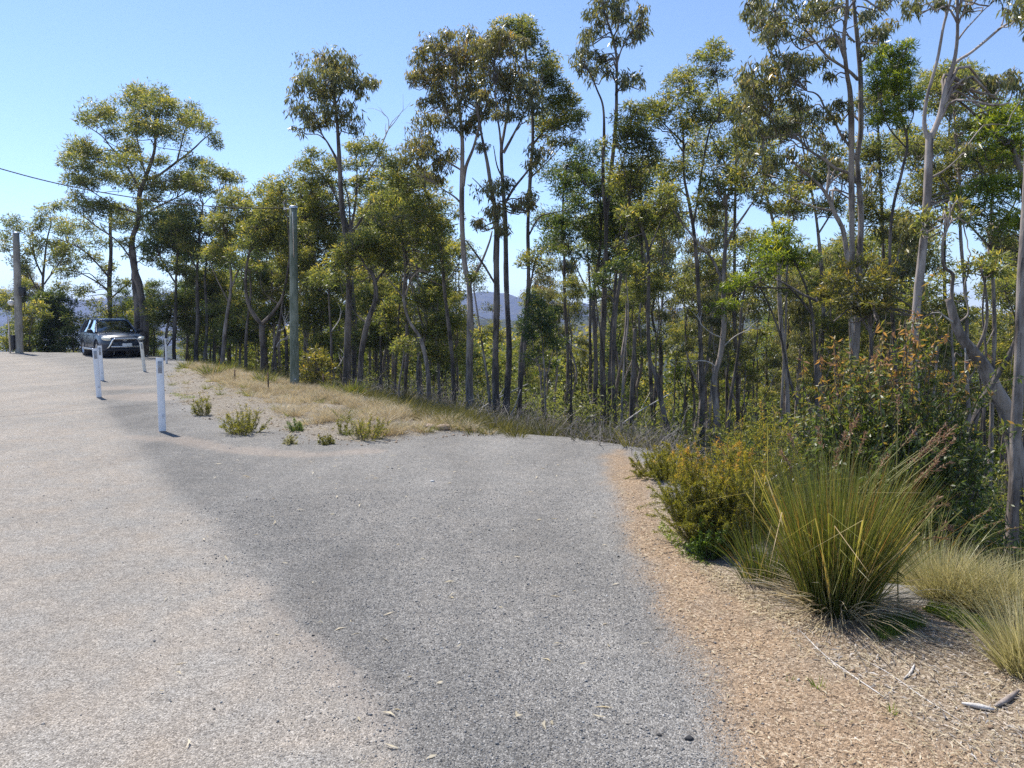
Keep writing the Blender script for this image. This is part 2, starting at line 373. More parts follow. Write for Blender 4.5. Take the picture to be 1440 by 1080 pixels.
cy.transparent_max_bounces = 6; cy.volume_bounces = 0; cy.caustics_reflective = False; cy.caustics_refractive = False
cy.use_adaptive_sampling = True; cy.adaptive_threshold = 0.008; cy.sample_clamp_indirect = 6.0
try: cy.denoiser = 'OPENIMAGEDENOISE'; cy.denoising_prefilter = 'ACCURATE'
except Exception: pass

# ---------------------------------------------------------------- the ground: sheets of one grid, sharing their borders
th = np.concatenate([np.arange(-180, -50, 4.0), np.arange(-50, 50, 0.32), np.arange(50, 180, 4.0)]); th = np.radians(th)
rr = np.concatenate([np.arange(0.4, 2.4, 0.12), np.geomspace(2.4, 60, 190), np.geomspace(62, 900, 60)])
TH, RR = np.meshgrid(th, rr); GX = (RR * np.sin(TH)); GY = (RR * np.cos(TH)); GZ = hgt(GX, GY)
nr, na = GX.shape
# a broad shallow valley beyond; the hills start where this sheet ends
def masks(x, y):
    w = 0.10 * wob(x, y, 2.3) + 0.06 * wob(x, y, 7.0, 1.0)
    dr = sdist(ROAD, x, y) + .7 * w; dd = sdist(DRIVE, x, y); dp = sdist(PLATEAU, x, y); dg = sdist(GRASS, x, y) + 2.5 * w
    r = np.hypot(x, y)
    sf = 0.08 + 0.03 * r
    mg = ss(-sf, sf, dr)
    # freshly swept, darker stones gather in a band just off the seal
    dl = pdist(G([(118, 535), (132, 555), (160, 590), (205, 625), (300, 685), (380, 760), (440, 850), (510, 950), (590, 1080)]), x, y) + .5 * w
    md = ss(1.0, -0.1, dl - .03 * r) * ss(-0.1, .25, dr) * ss(-.25, -.6, dp) * ss(26, 14, r)
    mp = np.maximum.reduce([ss(.9, .2, np.hypot((x - flat(a, b)[0]) / 1.2, (y - flat(a, b)[1])) + 2 * w) for a, b in ((190, 556), (175, 545), (215, 560))]
                           + [ss(.28, .05, pdist(G([(190, 615), (250, 618), (330, 633), (430, 640), (520, 634)]), x, y) + w)]
                           + [ss(.13, .02, pdist(G([(345, 815), (415, 890), (480, 960), (540, 1030)]), x, y) + .7 * w) * .45])
    vb = G([(1045, 1080), (1000, 1000), (955, 900), (915, 810), (880, 740), (858, 680), (852, 645)])
    VERGE = vb + G([(872, 633), (905, 655), (925, 690), (945, 745), (1000, 800), (1090, 850), (1190, 872), (1280, 848), (1500, 868)]) + [(4.1, 2.6), (4.4, 0), (.9, 1.2)]
    dv = sdist(VERGE, x, y) + .8 * w
    mdirt = ss(.26, -.26, dv)
    ml = ss(.35, -.25, sdist(G([(1085, 880), (1180, 905), (1290, 860), (1500, 880)]) + [(4.1, 2.4), (2.6, 2.0)] + G([(1420, 1075), (1230, 960), (1120, 920)]), x, y) + 1.6 * w)
    ml = np.maximum(ml, ss(.18, .02, pdist(G([(925, 690), (950, 745), (1010, 800), (1100, 862), (1180, 890)]), x, y) + w) * .8)
    mgr = ss(.25, -.35, dg)
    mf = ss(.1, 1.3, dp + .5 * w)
    return dict(m_gravel=mg, m_dark=md, m_pink=mp, m_dirt=mdirt, m_litter=ml, m_grass=mgr, m_forest=mf), dr, dd, dp, dg, dv
MK, DR, DD, DP, DG, DV = masks(GX, GY)
i = np.arange(nr - 1)[:, None] * na; k = np.arange(na)[None]; k2 = (k + 1) % na
Qs = np.stack([i + k, i + k2, i + na + k2, i + na + k], -1).reshape(-1, 4)
fv = lambda A: A.ravel()[Qs].mean(1)
fr, fd, fp, fg, fvv = fv(DR), fv(DD), fv(DP), fv(DG), fv(DV)
kind = np.full(len(Qs), 4)
kind[fp < 0.0] = 3
kind[(fvv < 0)] = 2
kind[(fd < 0) & (fvv >= 0)] = 1
kind[(fr < 0) & (fp < 0.3)] = 0
GV = np.stack([GX.ravel(), GY.ravel(), GZ.ravel()], 1)
def sheet(name, faces, label):
    u, inv = np.unique(faces, return_inverse=True)
    o = mk(name, GV[u], inv.reshape(-1, 4), None, M['ground'], None, None, True, None, {a: v.ravel()[u] for a, v in MK.items()})
    return tag(o, label, kind='structure')
sheet('road', Qs[kind == 0], 'old pale sealed road surface')
sheet('gravel_driveway', Qs[kind == 1], 'blue grey gravel turnout beside the road')
sheet('dirt_verge', Qs[kind == 2], 'orange brown gravelly verge')
sheet('gravel_shoulder', Qs[kind == 3], 'stony shoulder with dry grass')
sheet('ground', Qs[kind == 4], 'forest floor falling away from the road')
# the small disc under the photographer's feet
V0 = np.concatenate([[[0, 0, h1(0, 0)]], GV[:na]]); kk = np.arange(na)
mk('road', V0, None, np.stack([np.zeros(na, int), 1 + (kk + 1) % na, 1 + kk], 1), M['ground'], None, None, True, None,
   {a: np.concatenate([[v.ravel()[0]], v.ravel()[:na]]) for a, v in MK.items()})['kind'] = 'structure'

# ---------------------------------------------------------------- hills
def hillmat():
    m, nt, out = newmat('wooded_hill'); P = nd(nt, 'TexCoord').outputs['Object']
    n = nd(nt, 'TexNoise', {'Vector': P, 'Scale': .012, 'Detail': 8.0, 'Roughness': .65}).outputs['Fac']
    v = nd(nt, 'TexVoronoi', {'Vector': P, 'Scale': .06}).outputs['Distance']
    c = ramp(nt, n, [(.3, (.035, .045, .022)), (.5, (.07, .08, .035)), (.7, (.12, .115, .055))])
    c = mixc(nt, .6, c, mixc(nt, 1.0, c, ramp(nt, v, [(.1, (1.2, 1.2, 1.1)), (.7, (.45, .45, .5))]), 'MULTIPLY'))
    p = nd(nt, 'BsdfPrincipled', {'Base Color': c, 'Roughness': 1.0, 'Specular IOR Level': .0})
    b = nd(nt, 'Bump', {'Height': mth(nt, 'SUBTRACT', n, mth(nt, 'MULTIPLY', v, .5)), 'Strength': 1.0, 'Distance': 12.0}); nt.links.new(b.outputs[0], p.inputs['Normal'])
    nt.links.new(p.outputs[0], out.inputs[0]); return m
M['hill'] = hillmat()
def ridge(name, Y0, Y1, crest, base_z, label, nx=260, ny=60, wid=1.6, rough=10):
    """a ridge whose skyline follows crest: (photo column, photo row) pairs seen at distance (Y0+Y1)/2"""
    Ym = .5 * (Y0 + Y1)
    cx = [at(p, q, Ym)[0] for p, q in crest]; cz = [at(p, q, Ym)[2] for p, q in crest]
    xs = np.linspace(-Ym * wid, Ym * wid, nx); ys = np.linspace(Y0, Y1, ny); X, Yg = np.meshgrid(xs, ys)
    C = np.interp(X, cx, cz)
    C = C + rough * .5 * wob(X, Yg * 0, 40 / Ym, 3) + rough * .3 * wob(X, Yg * 0, 160 / Ym, 1)
    t = (Yg - Y0) / (Y1 - Y0); prof = np.sin(np.clip(t, 0, 1) * math.pi) ** 1.2
    spur = rough * 2.2 * wob(X + .3 * Yg, Yg, 26 / Ym, 2.0) * np.sin(t * math.pi * .5) * (1 - prof) * 1.4
    Z = base_z + (C - base_z) * prof + spur
    V = np.stack([X.ravel(), Yg.ravel(), Z.ravel()], 1)
    i = np.arange(ny - 1)[:, None] * nx; k = np.arange(nx - 1)[None]
    Q = np.stack([i + k, i + k + 1, i + nx + k + 1, i + nx + k], -1).reshape(-1, 4)
    return tag(mk(name, V, Q, None, M['hill'], None, None, True), label, kind='structure')
ridge('hills', 1900, 4300, [(-1500, 430), (-300, 408), (0, 404), (60, 416), (120, 424), (180, 418), (250, 410), (330, 416), (420, 424), (520, 428), (620, 418), (690, 412),
      (760, 420), (860, 434), (960, 433), (1080, 440), (1300, 444), (2400, 446)], -260, 'blue hazy range of hills beyond the valley', rough=16)
ridge('hill', 650, 1500, [(-1500, 520), (-300, 500), (0, 496), (200, 487), (340, 478), (480, 470), (640, 452), (800, 450), (960, 437), (1050, 442), (1200, 446), (1440, 444), (2500, 440)],
      -150, 'wooded hill across the valley', rough=9)
# ---------------------------------------------------------------- trees
LEAF = {  # material: (length, width, droop, tuft flatness)
    'gum': (.135, .026, .85, 1.0), 'red': (.125, .026, .8, 1.0), 'olive': (.10, .022, .3, .78), 'dark': (.10, .022, .3, .8),
    'bright': (.095, .017, .3, .68), 'orange': (.10, .02, .2, .75)}

def fill_clump(mb_leaf, mb_wood, C, ax, n, kind, size, start, g, twig_r=.007):
    """one leafy clump round C (semi-axes ax): tufts at the tips of twigs that fan from start"""
    L, Wd, droop, flatn = LEAF[kind]; L *= size; Wd *= size
    K = int(np.clip(n / 70, 5, 13))
    U = unit(g.normal(size=(K, 3))) * g.uniform(.35, 1.0, (K, 1)); U[:, 2] = np.abs(U[:, 2]) * g.choice([1, 1, .7, -.75], K)
    T_ = C + U * ax
    ra = float(np.mean(ax))
    for t in T_:
        m = start + (t - start) * .5 + g.normal(size=3) * .12 * ra + np.array([0, 0, .08 * ra])
        mb_wood.tube([start, m, t], [twig_r * 1.3, twig_r, twig_r * .45], 3, g.uniform(.2, .8), False)
    per = np.maximum(g.dirichlet(np.full(K, 3.0)) * n, 3).astype(int)
    idx = np.repeat(np.arange(K), per); m = len(idx)
    sd = ra * (.40 if K > 5 else .5)
    off = g.normal(size=(m, 3)); off *= (g.random((m, 1)) ** .35) / (np.linalg.norm(off, axis=1, keepdims=True) + .3) * 1.5
    off *= sd * np.array([1.15, 1.15, flatn])
    B = T_[idx] + off
    if droop > .5: D = unit(g.normal(size=(m, 3)) * .42 + np.array([0, 0, -droop]) + off * .3)
    else: D = unit(unit(off) * .8 + g.normal(size=(m, 3)) * .65 + np.array([0, 0, .25 - droop]))
    V, Q = leaf_quads(B, D, L * g.uniform(.65, 1.3, m), Wd * g.uniform(.75, 1.3, m), .25, g)
    # new growth (yellow to orange) sits on the outer, upper tips of the tufts
    tip = np.clip((off[:, 2] / (sd * flatn) + .2) * .35 + U[idx, 2] * .22, -.2, .6)
    tn = np.clip(g.normal(.27, .16, m) + tip * g.uniform(.25, 1.15, K)[idx] + g.normal(0, .10, K)[idx], 0, 1)
    mb_leaf.add(V, Q, None, np.repeat(tn, 4))

def limb(mb, P, tang, C, r0, r1, g, sides=5):
    d = np.linalg.norm(C - P)
    m1 = P + unit(tang + .6 * unit(C - P) + .25 * g.normal(size=3)) * d * .38
    m2 = C - unit(np.array([0, 0, .55]) + unit(C - P) + .3 * g.normal(size=3)) * d * .28
    L = smooth_line([P, m1, m2, C], 3); L[1:-1] += g.normal(size=(len(L) - 2, 3)) * .015 * d
    mb.tube(L, np.linspace(r0, r1, len(L)), sides, .5, False)
    return L

def stem_tube(mb, P, w0, w1, g, sides=9, flare=False):
    L = smooth_line(P, 6); n = len(L); ar_ = np.concatenate([[0], np.cumsum(np.linalg.norm(np.diff(L, axis=0), axis=1))])
    L[1:-1] += (.22 * w0 * np.sin(ar_[:, None] * np.array([2.1, 1.7, 0]) + g.uniform(0, 6.28, 3)))[1:-1]
    t = np.linspace(0, 1, n); r = w0 + (w1 - w0) * t
    if flare: r = r * (1 + .45 * np.exp(-t * n / 2.2))
    r = r * (1 + .05 * np.sin(ar_ * 4.3 + g.uniform(0, 6)))
    V, Q, T = tube(L, r, sides, True)
    ph = g.uniform(0, 6.28, 4); k = np.tile(np.arange(sides), n) * 2 * np.pi / sides; z = np.repeat(ar_, sides)
    w = .09 * np.sin(2 * k + ph[0] + 1.6 * z) + .07 * np.sin(3 * k + ph[1] - 2.2 * z) + g.normal(0, .018, n * sides)
    V[:n * sides] += (V[:n * sides] - np.repeat(L, sides, 0)) * w[:, None]
    mb.add(V, Q, T, .5); return L, r

TREES = []; COVER = 2.15
def hero(name, label, Y, bark, leaf, stems, blobs, cat='tree', group=None, dens=1.0, size=1.0, lean=0.0, strips=None, dead=(), seed=0, thick=1.0, root=True):
    g = np.random.default_rng(1000 + seed + int(Y * 10) + len(label))
    px = Y / F; wood, lv = MB(), MB(); S_, Rr, Tg = [], [], []
    base = None
    for si, (pts, w0, w1) in enumerate(stems):
        dz = 0 if si == 0 else g.uniform(-1, 1) * .35 * px * np.hypot(pts[-1][0] - pts[0][0], pts[-1][1] - pts[0][1])
        P = [at(p[0], p[1], Y + lean * Y * .01 * k + dz * (k / (len(pts) - 1)) ** 1.2) for k, p in enumerate(pts)]
        if si == 0 and root:
            b = P[0]; zg = h1(b[0], b[1])
            if zg < b[2] - .02: P.insert(0, np.array([b[0] + (b[0] - P[1][0]) * .1, b[1], zg - .15]))
            else: P.insert(0, np.array([b[0], b[1], b[2] - .25]))
            base = np.array([P[0][0], P[0][1], min(zg, P[0][2] + .15)])
        L, r = stem_tube(wood, P, w0 * px * .5, w1 * px * .5, g, 9 if w0 * px > .06 else 6, si == 0 and root)
        S_.append(L); Rr.append(r); Tg.append(unit(np.gradient(L, axis=0)))
    if base is None: base = S_[0][0].copy()
    SP, SR, ST = np.concatenate(S_), np.concatenate(Rr), np.concatenate(Tg)
    bx = np.array([b[0] for b in blobs]); hw = max((bx.max() - bx.min()) * .5 * px, .5) if len(blobs) else .5
    full = []
    for b in blobs:
        k_ = g.uniform(.8, 1.25); full.append((b[0] + g.normal() * 2, b[1] + g.normal() * 2, b[2] * k_, b[3] * k_ * g.uniform(.85, 1.3), 1.0))
        for q_ in range(int(g.integers(0, 3))):
            a_ = g.uniform(0, 6.283); k_ = g.uniform(.4, .7); full.append((b[0] + math.cos(a_) * b[2] * g.uniform(.8, 1.5), b[1] + math.sin(a_) * b[3] * g.uniform(.8, 1.5), b[2] * k_, b[3] * k_ * 1.15, .8))
    for b in full:
        cx_, cy_, rx, ry = b[:4]; kl = b[4] if len(b) > 4 else 1.0
        # the crown is about as deep as it is wide
        Yb = Y + g.normal() * .38 * hw
        C = at(cx_, cy_, Yb); ax = np.array([rx * px, rx * px * .9, ry * px]) * 1.16
        dv = C - SP; dist = np.linalg.norm(dv, axis=1)
        cost = dist + 2.2 * np.maximum(0, SP[:, 2] - (C[2] - .35 * dist)) + .4 * (SR < .004)
        j = int(np.argmin(cost)); d = dist[j]
        r0 = min(SR[j] * .7, .010 + .014 * d)
        start = C - np.array([0, 0, ax[2] * .35])
        limb(wood, SP[j], ST[j], start, max(r0, .008), .008, g)
        sz = size * max(1.0, (Y / 17.0) ** .75)
        lpx = .5 * LEAF[leaf][0] * LEAF[leaf][1] * sz * sz / px ** 2
        n = int(COVER * (1.0 if Y < 23 else 1.22 if Y < 30 else 1.35) * dens * kl * 3.14 * rx * ry / lpx) + 14
        fill_clump(lv, wood, C, ax, n, leaf, sz, start, g)
    root_o = empty(name, label, cat, base, group)
    wood.build('trunk', M[bark], root_o, True, base)
    if len(blobs): lv.build('crown', M[leaf], root_o, False, base, True)
    if strips is None: strips = (3 if Y < 16 else 2) if (Y < 20 and stems[0][1] > 8 and name == GT) else 0
    for k_ in range(strips):
        j = int(g.integers(2, len(S_[0]) - 2)); r_ = Rr[0][j]; a_ = g.uniform(2.6, 6.0); d_ = np.array([math.cos(a_), math.sin(a_), 0]); p_ = S_[0][j] + d_ * r_ * .95; l_ = g.uniform(.25, .7); sd = np.cross(d_, [0, 0, 1.0]) * r_ * g.uniform(.12, .3)
        rows = []
        for q_ in range(5):
            f_ = q_ / 4; c_ = p_ + d_ * (.02 + .05 * f_ * f_) + np.array([0, 0, -l_ * f_]) + sd * math.sin(f_ * 3) * .8; rows += [c_ - sd * (1 - .6 * f_), c_ + sd * (1 - .6 * f_)]
        mk('bark_strip', rows, [[2 * q_, 2 * q_ + 1, 2 * q_ + 3, 2 * q_ + 2] for q_ in range(4)], None, M['bark_dark'], root_o, None, True, base)
    for dpts, w0, w1 in dead:
        m = MB(); P = [at(p[0], p[1], Y - .05 - .02 * k) for k, p in enumerate(dpts)]
        # start the dead branch on the wood it grew from
        j = int(np.argmin(np.linalg.norm(SP - P[0], axis=1)));
        if np.linalg.norm(SP[j] - P[0]) < 1.0: P[0] = SP[j]
        stem_tube(m, P, w0 * px * .5, w1 * px * .5, g, 5)
        for q in range(3):
            a = P[-1] * (1 - .25 * q) + P[-2] * .25 * q
            e = a + (unit(P[-1] - P[-2]) + g.normal(size=3) * .6) * px * 12
            m.tube(smooth_line([a, (a + e) / 2 + g.normal(size=3) * px, e], 2), np.linspace(w1, w1 * .4, 5)[:len(smooth_line([a, e, e], 2))] * px * .5, 4, .5, False)
        m.build('dead_branch', M['deadwood'], root_o, True, base)
    TREES.append(root_o)
    return root_o

exec_trees = True
GT = 'gum_tree'; WT = 'wattle_tree'
# --- round the car, from the left
hero(GT, 'sparse tree with airy tufted crown behind the left wooden pole', 45, 'bark_dark', 'olive',
     [([(57, 494), (60, 430), (61, 379), (67, 337), (72, 312)], 5, 1.5), ([(61, 390), (48, 360), (46, 325)], 2.5, 1), ([(60, 420), (40, 385), (28, 372)], 2.5, 1), ([(62, 400), (80, 375), (95, 350)], 2.2, 1)],
     [(62, 300, 13, 7), (73, 295, 9, 9), (47, 320, 12, 10), (85, 325, 16, 8), (55, 342, 18, 10), (76, 350, 17, 11), (40, 355, 13, 9), (96, 343, 10, 7), (86, 370, 18, 8),
      (30, 368, 12, 10), (15, 315, 12, 9), (20, 400, 16, 8), (8, 420, 12, 11), (88, 410, 18, 7), (100, 365, 10, 6), (10, 345, 10, 8)], dens=.8)
hero(WT, 'dense dark green bushy tree beside the left wooden pole', 41, 'bark_dark', 'dark',
     [([(75, 496), (75, 460), (73, 420)], 3, 1.2)],
     [(70, 418, 14, 14), (62, 432, 18, 13), (80, 438, 15, 13), (66, 452, 20, 13), (84, 458, 12, 12), (58, 470, 18, 12), (74, 476, 16, 12), (52, 486, 16, 9), (66, 490, 16, 8), (92, 420, 9, 8)], dens=1.5)
hero(WT, 'yellow green bush growing up against the left wooden pole', 39, 'bark_dark', 'olive',
     [([(42, 497), (42, 470), (46, 448)], 2.5, 1)], [(40, 440, 16, 9), (54, 446, 12, 7), (30, 458, 12, 10), (18, 470, 14, 10), (10, 486, 14, 9), (28, 488, 14, 8)], dens=1.1)
hero(WT, 'low loose bush between the dark bushy tree and the parked car', 40, 'bark_dark', 'dark',
     [([(103, 497), (103, 470), (100, 455)], 2.5, 1)], [(102, 452, 12, 9), (94, 468, 10, 8), (108, 474, 12, 9), (100, 488, 15, 8)])
hero(GT, 'straight dark trunk with thin brownish crown rising behind the car roof', 42, 'bark_dark', 'olive',
     [([(155, 492), (154, 430), (155, 370), (156, 325), (155, 285)], 8, 3.5), ([(152, 408), (130, 393), (110, 383), (92, 380)], 2.6, 1), ([(153, 390), (125, 358), (105, 345), (88, 338)], 2.6, 1), ([(155, 420), (178, 400), (196, 378)], 2.4, 1)],
     [(108, 312, 20, 9), (95, 328, 16, 8), (125, 322, 16, 10), (140, 340, 17, 9), (112, 345, 15, 7), (88, 350, 10, 7), (130, 360, 14, 7), (104, 378, 13, 6), (90, 385, 12, 6), (120, 402, 12, 6), (145, 385, 12, 8),
      (168, 310, 15, 9), (150, 440, 26, 11), (128, 452, 20, 10), (172, 448, 18, 12), (160, 462, 20, 9), (165, 400, 10, 7)], dens=.75)
hero(GT, 'tallest left tree with broad domed crown and twin trunks behind the parked car', 37.5, 'bark_dark', 'olive',
     [([(203, 500), (203, 478), (201, 430), (196, 400), (189, 378), (186, 339), (193, 311), (196, 276), (205, 251), (214, 216), (219, 185), (221, 160)], 13, 2.5),
      ([(192, 500), (193, 466), (192, 417), (189, 380)], 11, 8),
      ([(204, 253), (221, 248), (249, 227), (272, 209), (284, 198), (297, 188)], 3.6, 1.2), ([(196, 300), (178, 295), (161, 290), (142, 277), (124, 265)], 3.2, 1.2),
      ([(198, 270), (185, 245), (168, 220), (155, 205), (143, 191), (119, 175)], 3.6, 1), ([(193, 312), (215, 294), (238, 283), (258, 272), (273, 262)], 3, 1),
      ([(206, 250), (198, 220), (192, 190), (190, 165)], 2.6, 1), ([(249, 227), (256, 200), (262, 178)], 2.2, 1), ([(190, 372), (165, 340), (135, 318), (112, 300)], 2.6, 1), ([(188, 350), (215, 335), (240, 322)], 2.6, 1)],
     [(205, 134, 26, 12), (190, 147, 20, 13), (225, 142, 18, 14), (240, 156, 18, 14), (208, 160, 24, 12), (140, 162, 22, 9), (122, 170, 16, 8), (158, 166, 16, 9), (265, 170, 22, 12), (285, 178, 18, 10), (300, 196, 11, 13),
      (215, 188, 26, 13), (190, 178, 16, 12), (242, 190, 20, 12), (165, 196, 15, 11), (178, 215, 18, 10), (118, 220, 20, 13), (105, 235, 13, 10), (138, 228, 16, 12), (148, 242, 18, 12), (184, 230, 20, 14), (222, 226, 18, 12),
      (180, 256, 26, 13), (205, 262, 22, 12), (110, 260, 18, 9), (130, 258, 16, 9), (270, 232, 16, 13), (255, 250, 22, 12), (240, 262, 22, 12), (268, 262, 18, 10), (225, 282, 22, 10), (120, 292, 20, 11), (145, 300, 18, 11),
      (172, 298, 18, 11), (182, 315, 16, 9), (230, 305, 22, 12), (212, 324, 22, 11), (252, 312, 18, 11), (108, 284, 11, 8), (236, 330, 20, 9), (215, 362, 16, 11), (178, 345, 14, 9)], dens=1.0, thick=1)
hero(GT, 'slim paired trunks carrying a high yellowish crown right of the big domed tree', 34, 'bark_dark', 'olive',
     [([(276, 507), (277, 470), (278, 420), (277, 375), (280, 340), (285, 290)], 7, 2), ([(288, 508), (290, 465), (291, 430), (288, 390), (293, 350)], 5, 2), ([(279, 345), (300, 300), (312, 268)], 2.2, 1), ([(278, 380), (258, 345), (246, 330)], 2.4, 1)],
     [(296, 238, 18, 8), (312, 247, 16, 9), (286, 250, 16, 9), (322, 258, 11, 10), (300, 262, 18, 8), (278, 268, 12, 9), (265, 302, 26, 12), (286, 318, 26, 11), (250, 318, 20, 11), (310, 300, 15, 9), (305, 332, 18, 9),
      (262, 338, 18, 9), (256, 380, 18, 9), (240, 378, 10, 8), (268, 352, 16, 8), (300, 360, 14, 9)])
hero(GT, 'leaning grey trunk under a feathery pale green crown, left of the forked tree', 31, 'bark_grey', 'olive',
     [([(311, 514), (315, 480), (321, 440), (324, 405), (323, 370), (318, 330)], 7, 2.5), ([(323, 410), (338, 375), (352, 345)], 3, 1.2), ([(322, 425), (305, 392), (296, 370)], 2.4, 1)],
     [(335, 278, 24, 9), (352, 290, 18, 10), (318, 288, 16, 10), (328, 310, 22, 11), (348, 316, 18, 12), (308, 318, 16, 9), (338, 342, 24, 12), (318, 346, 18, 10), (300, 355, 18, 9), (360, 335, 14, 11), (322, 368, 16, 9), (345, 368, 14, 9)])
hero(GT, 'short dark trunk forking into a wide Y left of the green pole', 26, 'bark_dark', 'olive',
     [([(370, 529), (369, 490), (368, 455)], 8.5, 7), ([(368, 456), (354, 437), (346, 415), (345, 385), (352, 350), (358, 325)], 6, 2), ([(368, 456), (384, 440), (396, 420), (402, 392), (408, 350), (405, 310)], 5.5, 1.6), ([(392, 428), (372, 412), (366, 395)], 2, 1), ([(346, 400), (332, 378), (322, 362)], 2, 1)],
     [(352, 345, 20, 11), (370, 332, 20, 12), (388, 345, 18, 12), (352, 322, 16, 11), (378, 305, 22, 11), (398, 325, 16, 12), (360, 292, 18, 10), (390, 284, 20, 10), (402, 302, 16, 10), (398, 260, 20, 8), (380, 268, 16, 9), (400, 372, 14, 10),
      (344, 376, 14, 8), (410, 340, 14, 10), (394, 398, 12, 8), (332, 360, 12, 8)], dens=1.05)
hero(GT, 'thin leaning trunk with bleached broken stubs just left of the green pole', 27.5, 'bark_dark', 'olive',
     [([(382, 528), (385, 500), (390, 470), (396, 440), (400, 400)], 5.5, 2)], [(400, 385, 14, 9), (406, 400, 12, 8), (392, 372, 12, 8)],
     dead=[([(387, 490), (394, 480), (402, 476)], 2.5, 1.5), ([(391, 468), (399, 462), (400, 448)], 2.2, 1)])
hero(GT, 'slender near black trunk between the leaning grey and forked trees', 29, 'bark_dark', 'dark',
     [([(345, 524), (346, 490), (348, 455), (352, 410), (350, 370)], 5.5, 2)], [(350, 360, 16, 10), (338, 372, 12, 8), (362, 380, 12, 8), (346, 392, 10, 7)])
# --- between the green pole and the middle
hero(GT, 'tall straight gum with a drooping grey green tuft of crown right of the green pole', 19.5, 'bark_dark', 'gum',
     [([(486, 549), (489, 500), (490, 430), (489, 370), (486, 320), (480, 279), (476, 229), (475, 166), (472, 139), (468, 110)], 11.5, 3.2),
      ([(476, 230), (469, 216), (460, 200), (453, 189), (444, 166)], 4, 1.5), ([(473, 145), (484, 122), (496, 108)], 2.6, 1), ([(475, 170), (490, 158), (500, 138), (505, 125)], 2, 1), ([(474, 150), (452, 128), (440, 115)], 2.4, 1)],
     [(465, 80, 17, 8), (448, 94, 18, 10), (485, 93, 18, 9), (428, 112, 14, 11), (460, 106, 22, 11), (480, 112, 20, 10), (506, 108, 18, 9), (524, 119, 9, 7), (415, 132, 10, 11), (438, 130, 18, 12), (456, 128, 16, 9), (500, 124, 14, 8),
      (424, 154, 13, 11), (446, 154, 16, 11), (430, 177, 12, 7), (444, 174, 13, 8), (478, 152, 16, 9), (492, 166, 15, 9), (500, 180, 11, 8), (465, 168, 12, 8), (452, 112, 16, 8)], dens=1.05, size=1.05)
hero(GT, 'bare topped many stemmed dark tree behind the tall straight gum', 27, 'bark_dark', 'olive',
     [([(500, 540), (497, 450), (495, 380), (493, 324)], 8, 6), ([(493, 326), (478, 290), (462, 258), (440, 232)], 3.4, 1), ([(493, 324), (490, 280), (478, 240)], 3.2, 1), ([(494, 324), (500, 280), (502, 230), (495, 200)], 3.4, 1), ([(495, 328), (520, 290), (536, 262), (540, 230)], 3.2, 1), ([(494, 330), (512, 300), (525, 270), (520, 240)], 2.6, 1)],
     [(440, 222, 16, 9), (428, 238, 14, 8), (455, 232, 14, 8), (512, 208, 18, 10), (535, 212, 16, 9), (552, 226, 12, 9), (520, 228, 20, 10), (500, 218, 14, 10), (455, 250, 20, 11), (478, 236, 14, 10), (522, 248, 20, 11), (545, 248, 12, 9), (440, 268, 20, 10),
      (468, 268, 18, 10), (500, 262, 18, 11), (528, 270, 14, 9), (450, 290, 16, 9), (490, 288, 14, 9), (430, 258, 10, 8)], dens=.95,
     dead=[([(502, 262), (526, 228), (536, 205), (546, 182)], 2.8, 1.6), ([(546, 182), (556, 170), (567, 154)], 1.6, .7), ([(546, 182), (546, 168), (538, 158)], 1.4, .6)])
hero(GT, 'crooked leaning trunk with a flat yellow green crown beside the tall straight gum', 18.2, 'bark_dark', 'olive',
     [([(501, 549), (507, 534), (510, 493), (517, 452), (527, 420), (526, 395), (521, 380)], 10, 5), ([(526, 400), (534, 388), (545, 376)], 5, 1.5), ([(521, 384), (508, 365), (500, 352)], 3, 1), ([(517, 455), (500, 440), (492, 425)], 2.6, 1.2)],
     [(500, 345, 22, 9), (522, 342, 20, 9), (545, 350, 20, 9), (482, 356, 18, 9), (512, 358, 22, 10), (536, 362, 18, 9), (558, 362, 14, 8), (490, 372, 18, 9), (470, 372, 14, 9), (552, 378, 14, 8), (480, 392, 14, 8), (505, 330, 16, 7)], dens=1.15)
hero(GT, 'slender bent tree with smooth pale upper stem behind the grassy bank', 18.5, 'bark_grey', 'olive',
     [([(604, 560), (602, 530), (598, 505), (590, 475), (576, 452), (570, 430), (568, 410), (570, 380), (566, 345), (560, 318)], 7, 2), ([(570, 416), (580, 390), (595, 376), (600, 372)], 2.6, 1), ([(569, 420), (552, 400), (540, 385)], 2.4, 1)],
     [(556, 305, 20, 10), (575, 296, 18, 10), (545, 322, 16, 9), (570, 322, 18, 10), (590, 312, 15, 9), (560, 340, 16, 9), (586, 338, 14, 9), (606, 372, 14, 8), (592, 362, 14, 8), (546, 372, 13, 8)], dens=1.0)
hero(GT, 'thin wavy trunk with scattered clumps all the way up left of the twin gums', 19, 'bark_dark', 'olive',
     [([(639, 572), (637, 530), (634, 480), (630, 440), (624, 400), (620, 355), (612, 320), (604, 285), (598, 262)], 7, 2), ([(624, 400), (636, 385), (645, 370)], 2, 1), ([(614, 330), (596, 312), (585, 300)], 2, 1)],
     [(596, 250, 18, 10), (578, 255, 16, 10), (612, 262, 14, 9), (600, 275, 18, 10), (582, 282, 16, 10), (620, 292, 14, 9), (604, 302, 16, 9), (628, 318, 14, 9), (610, 335, 13, 8), (640, 350, 13, 8), (618, 365, 12, 7), (560, 240, 15, 10), (562, 262, 15, 10), (640, 300, 11, 8)], dens=1.0)
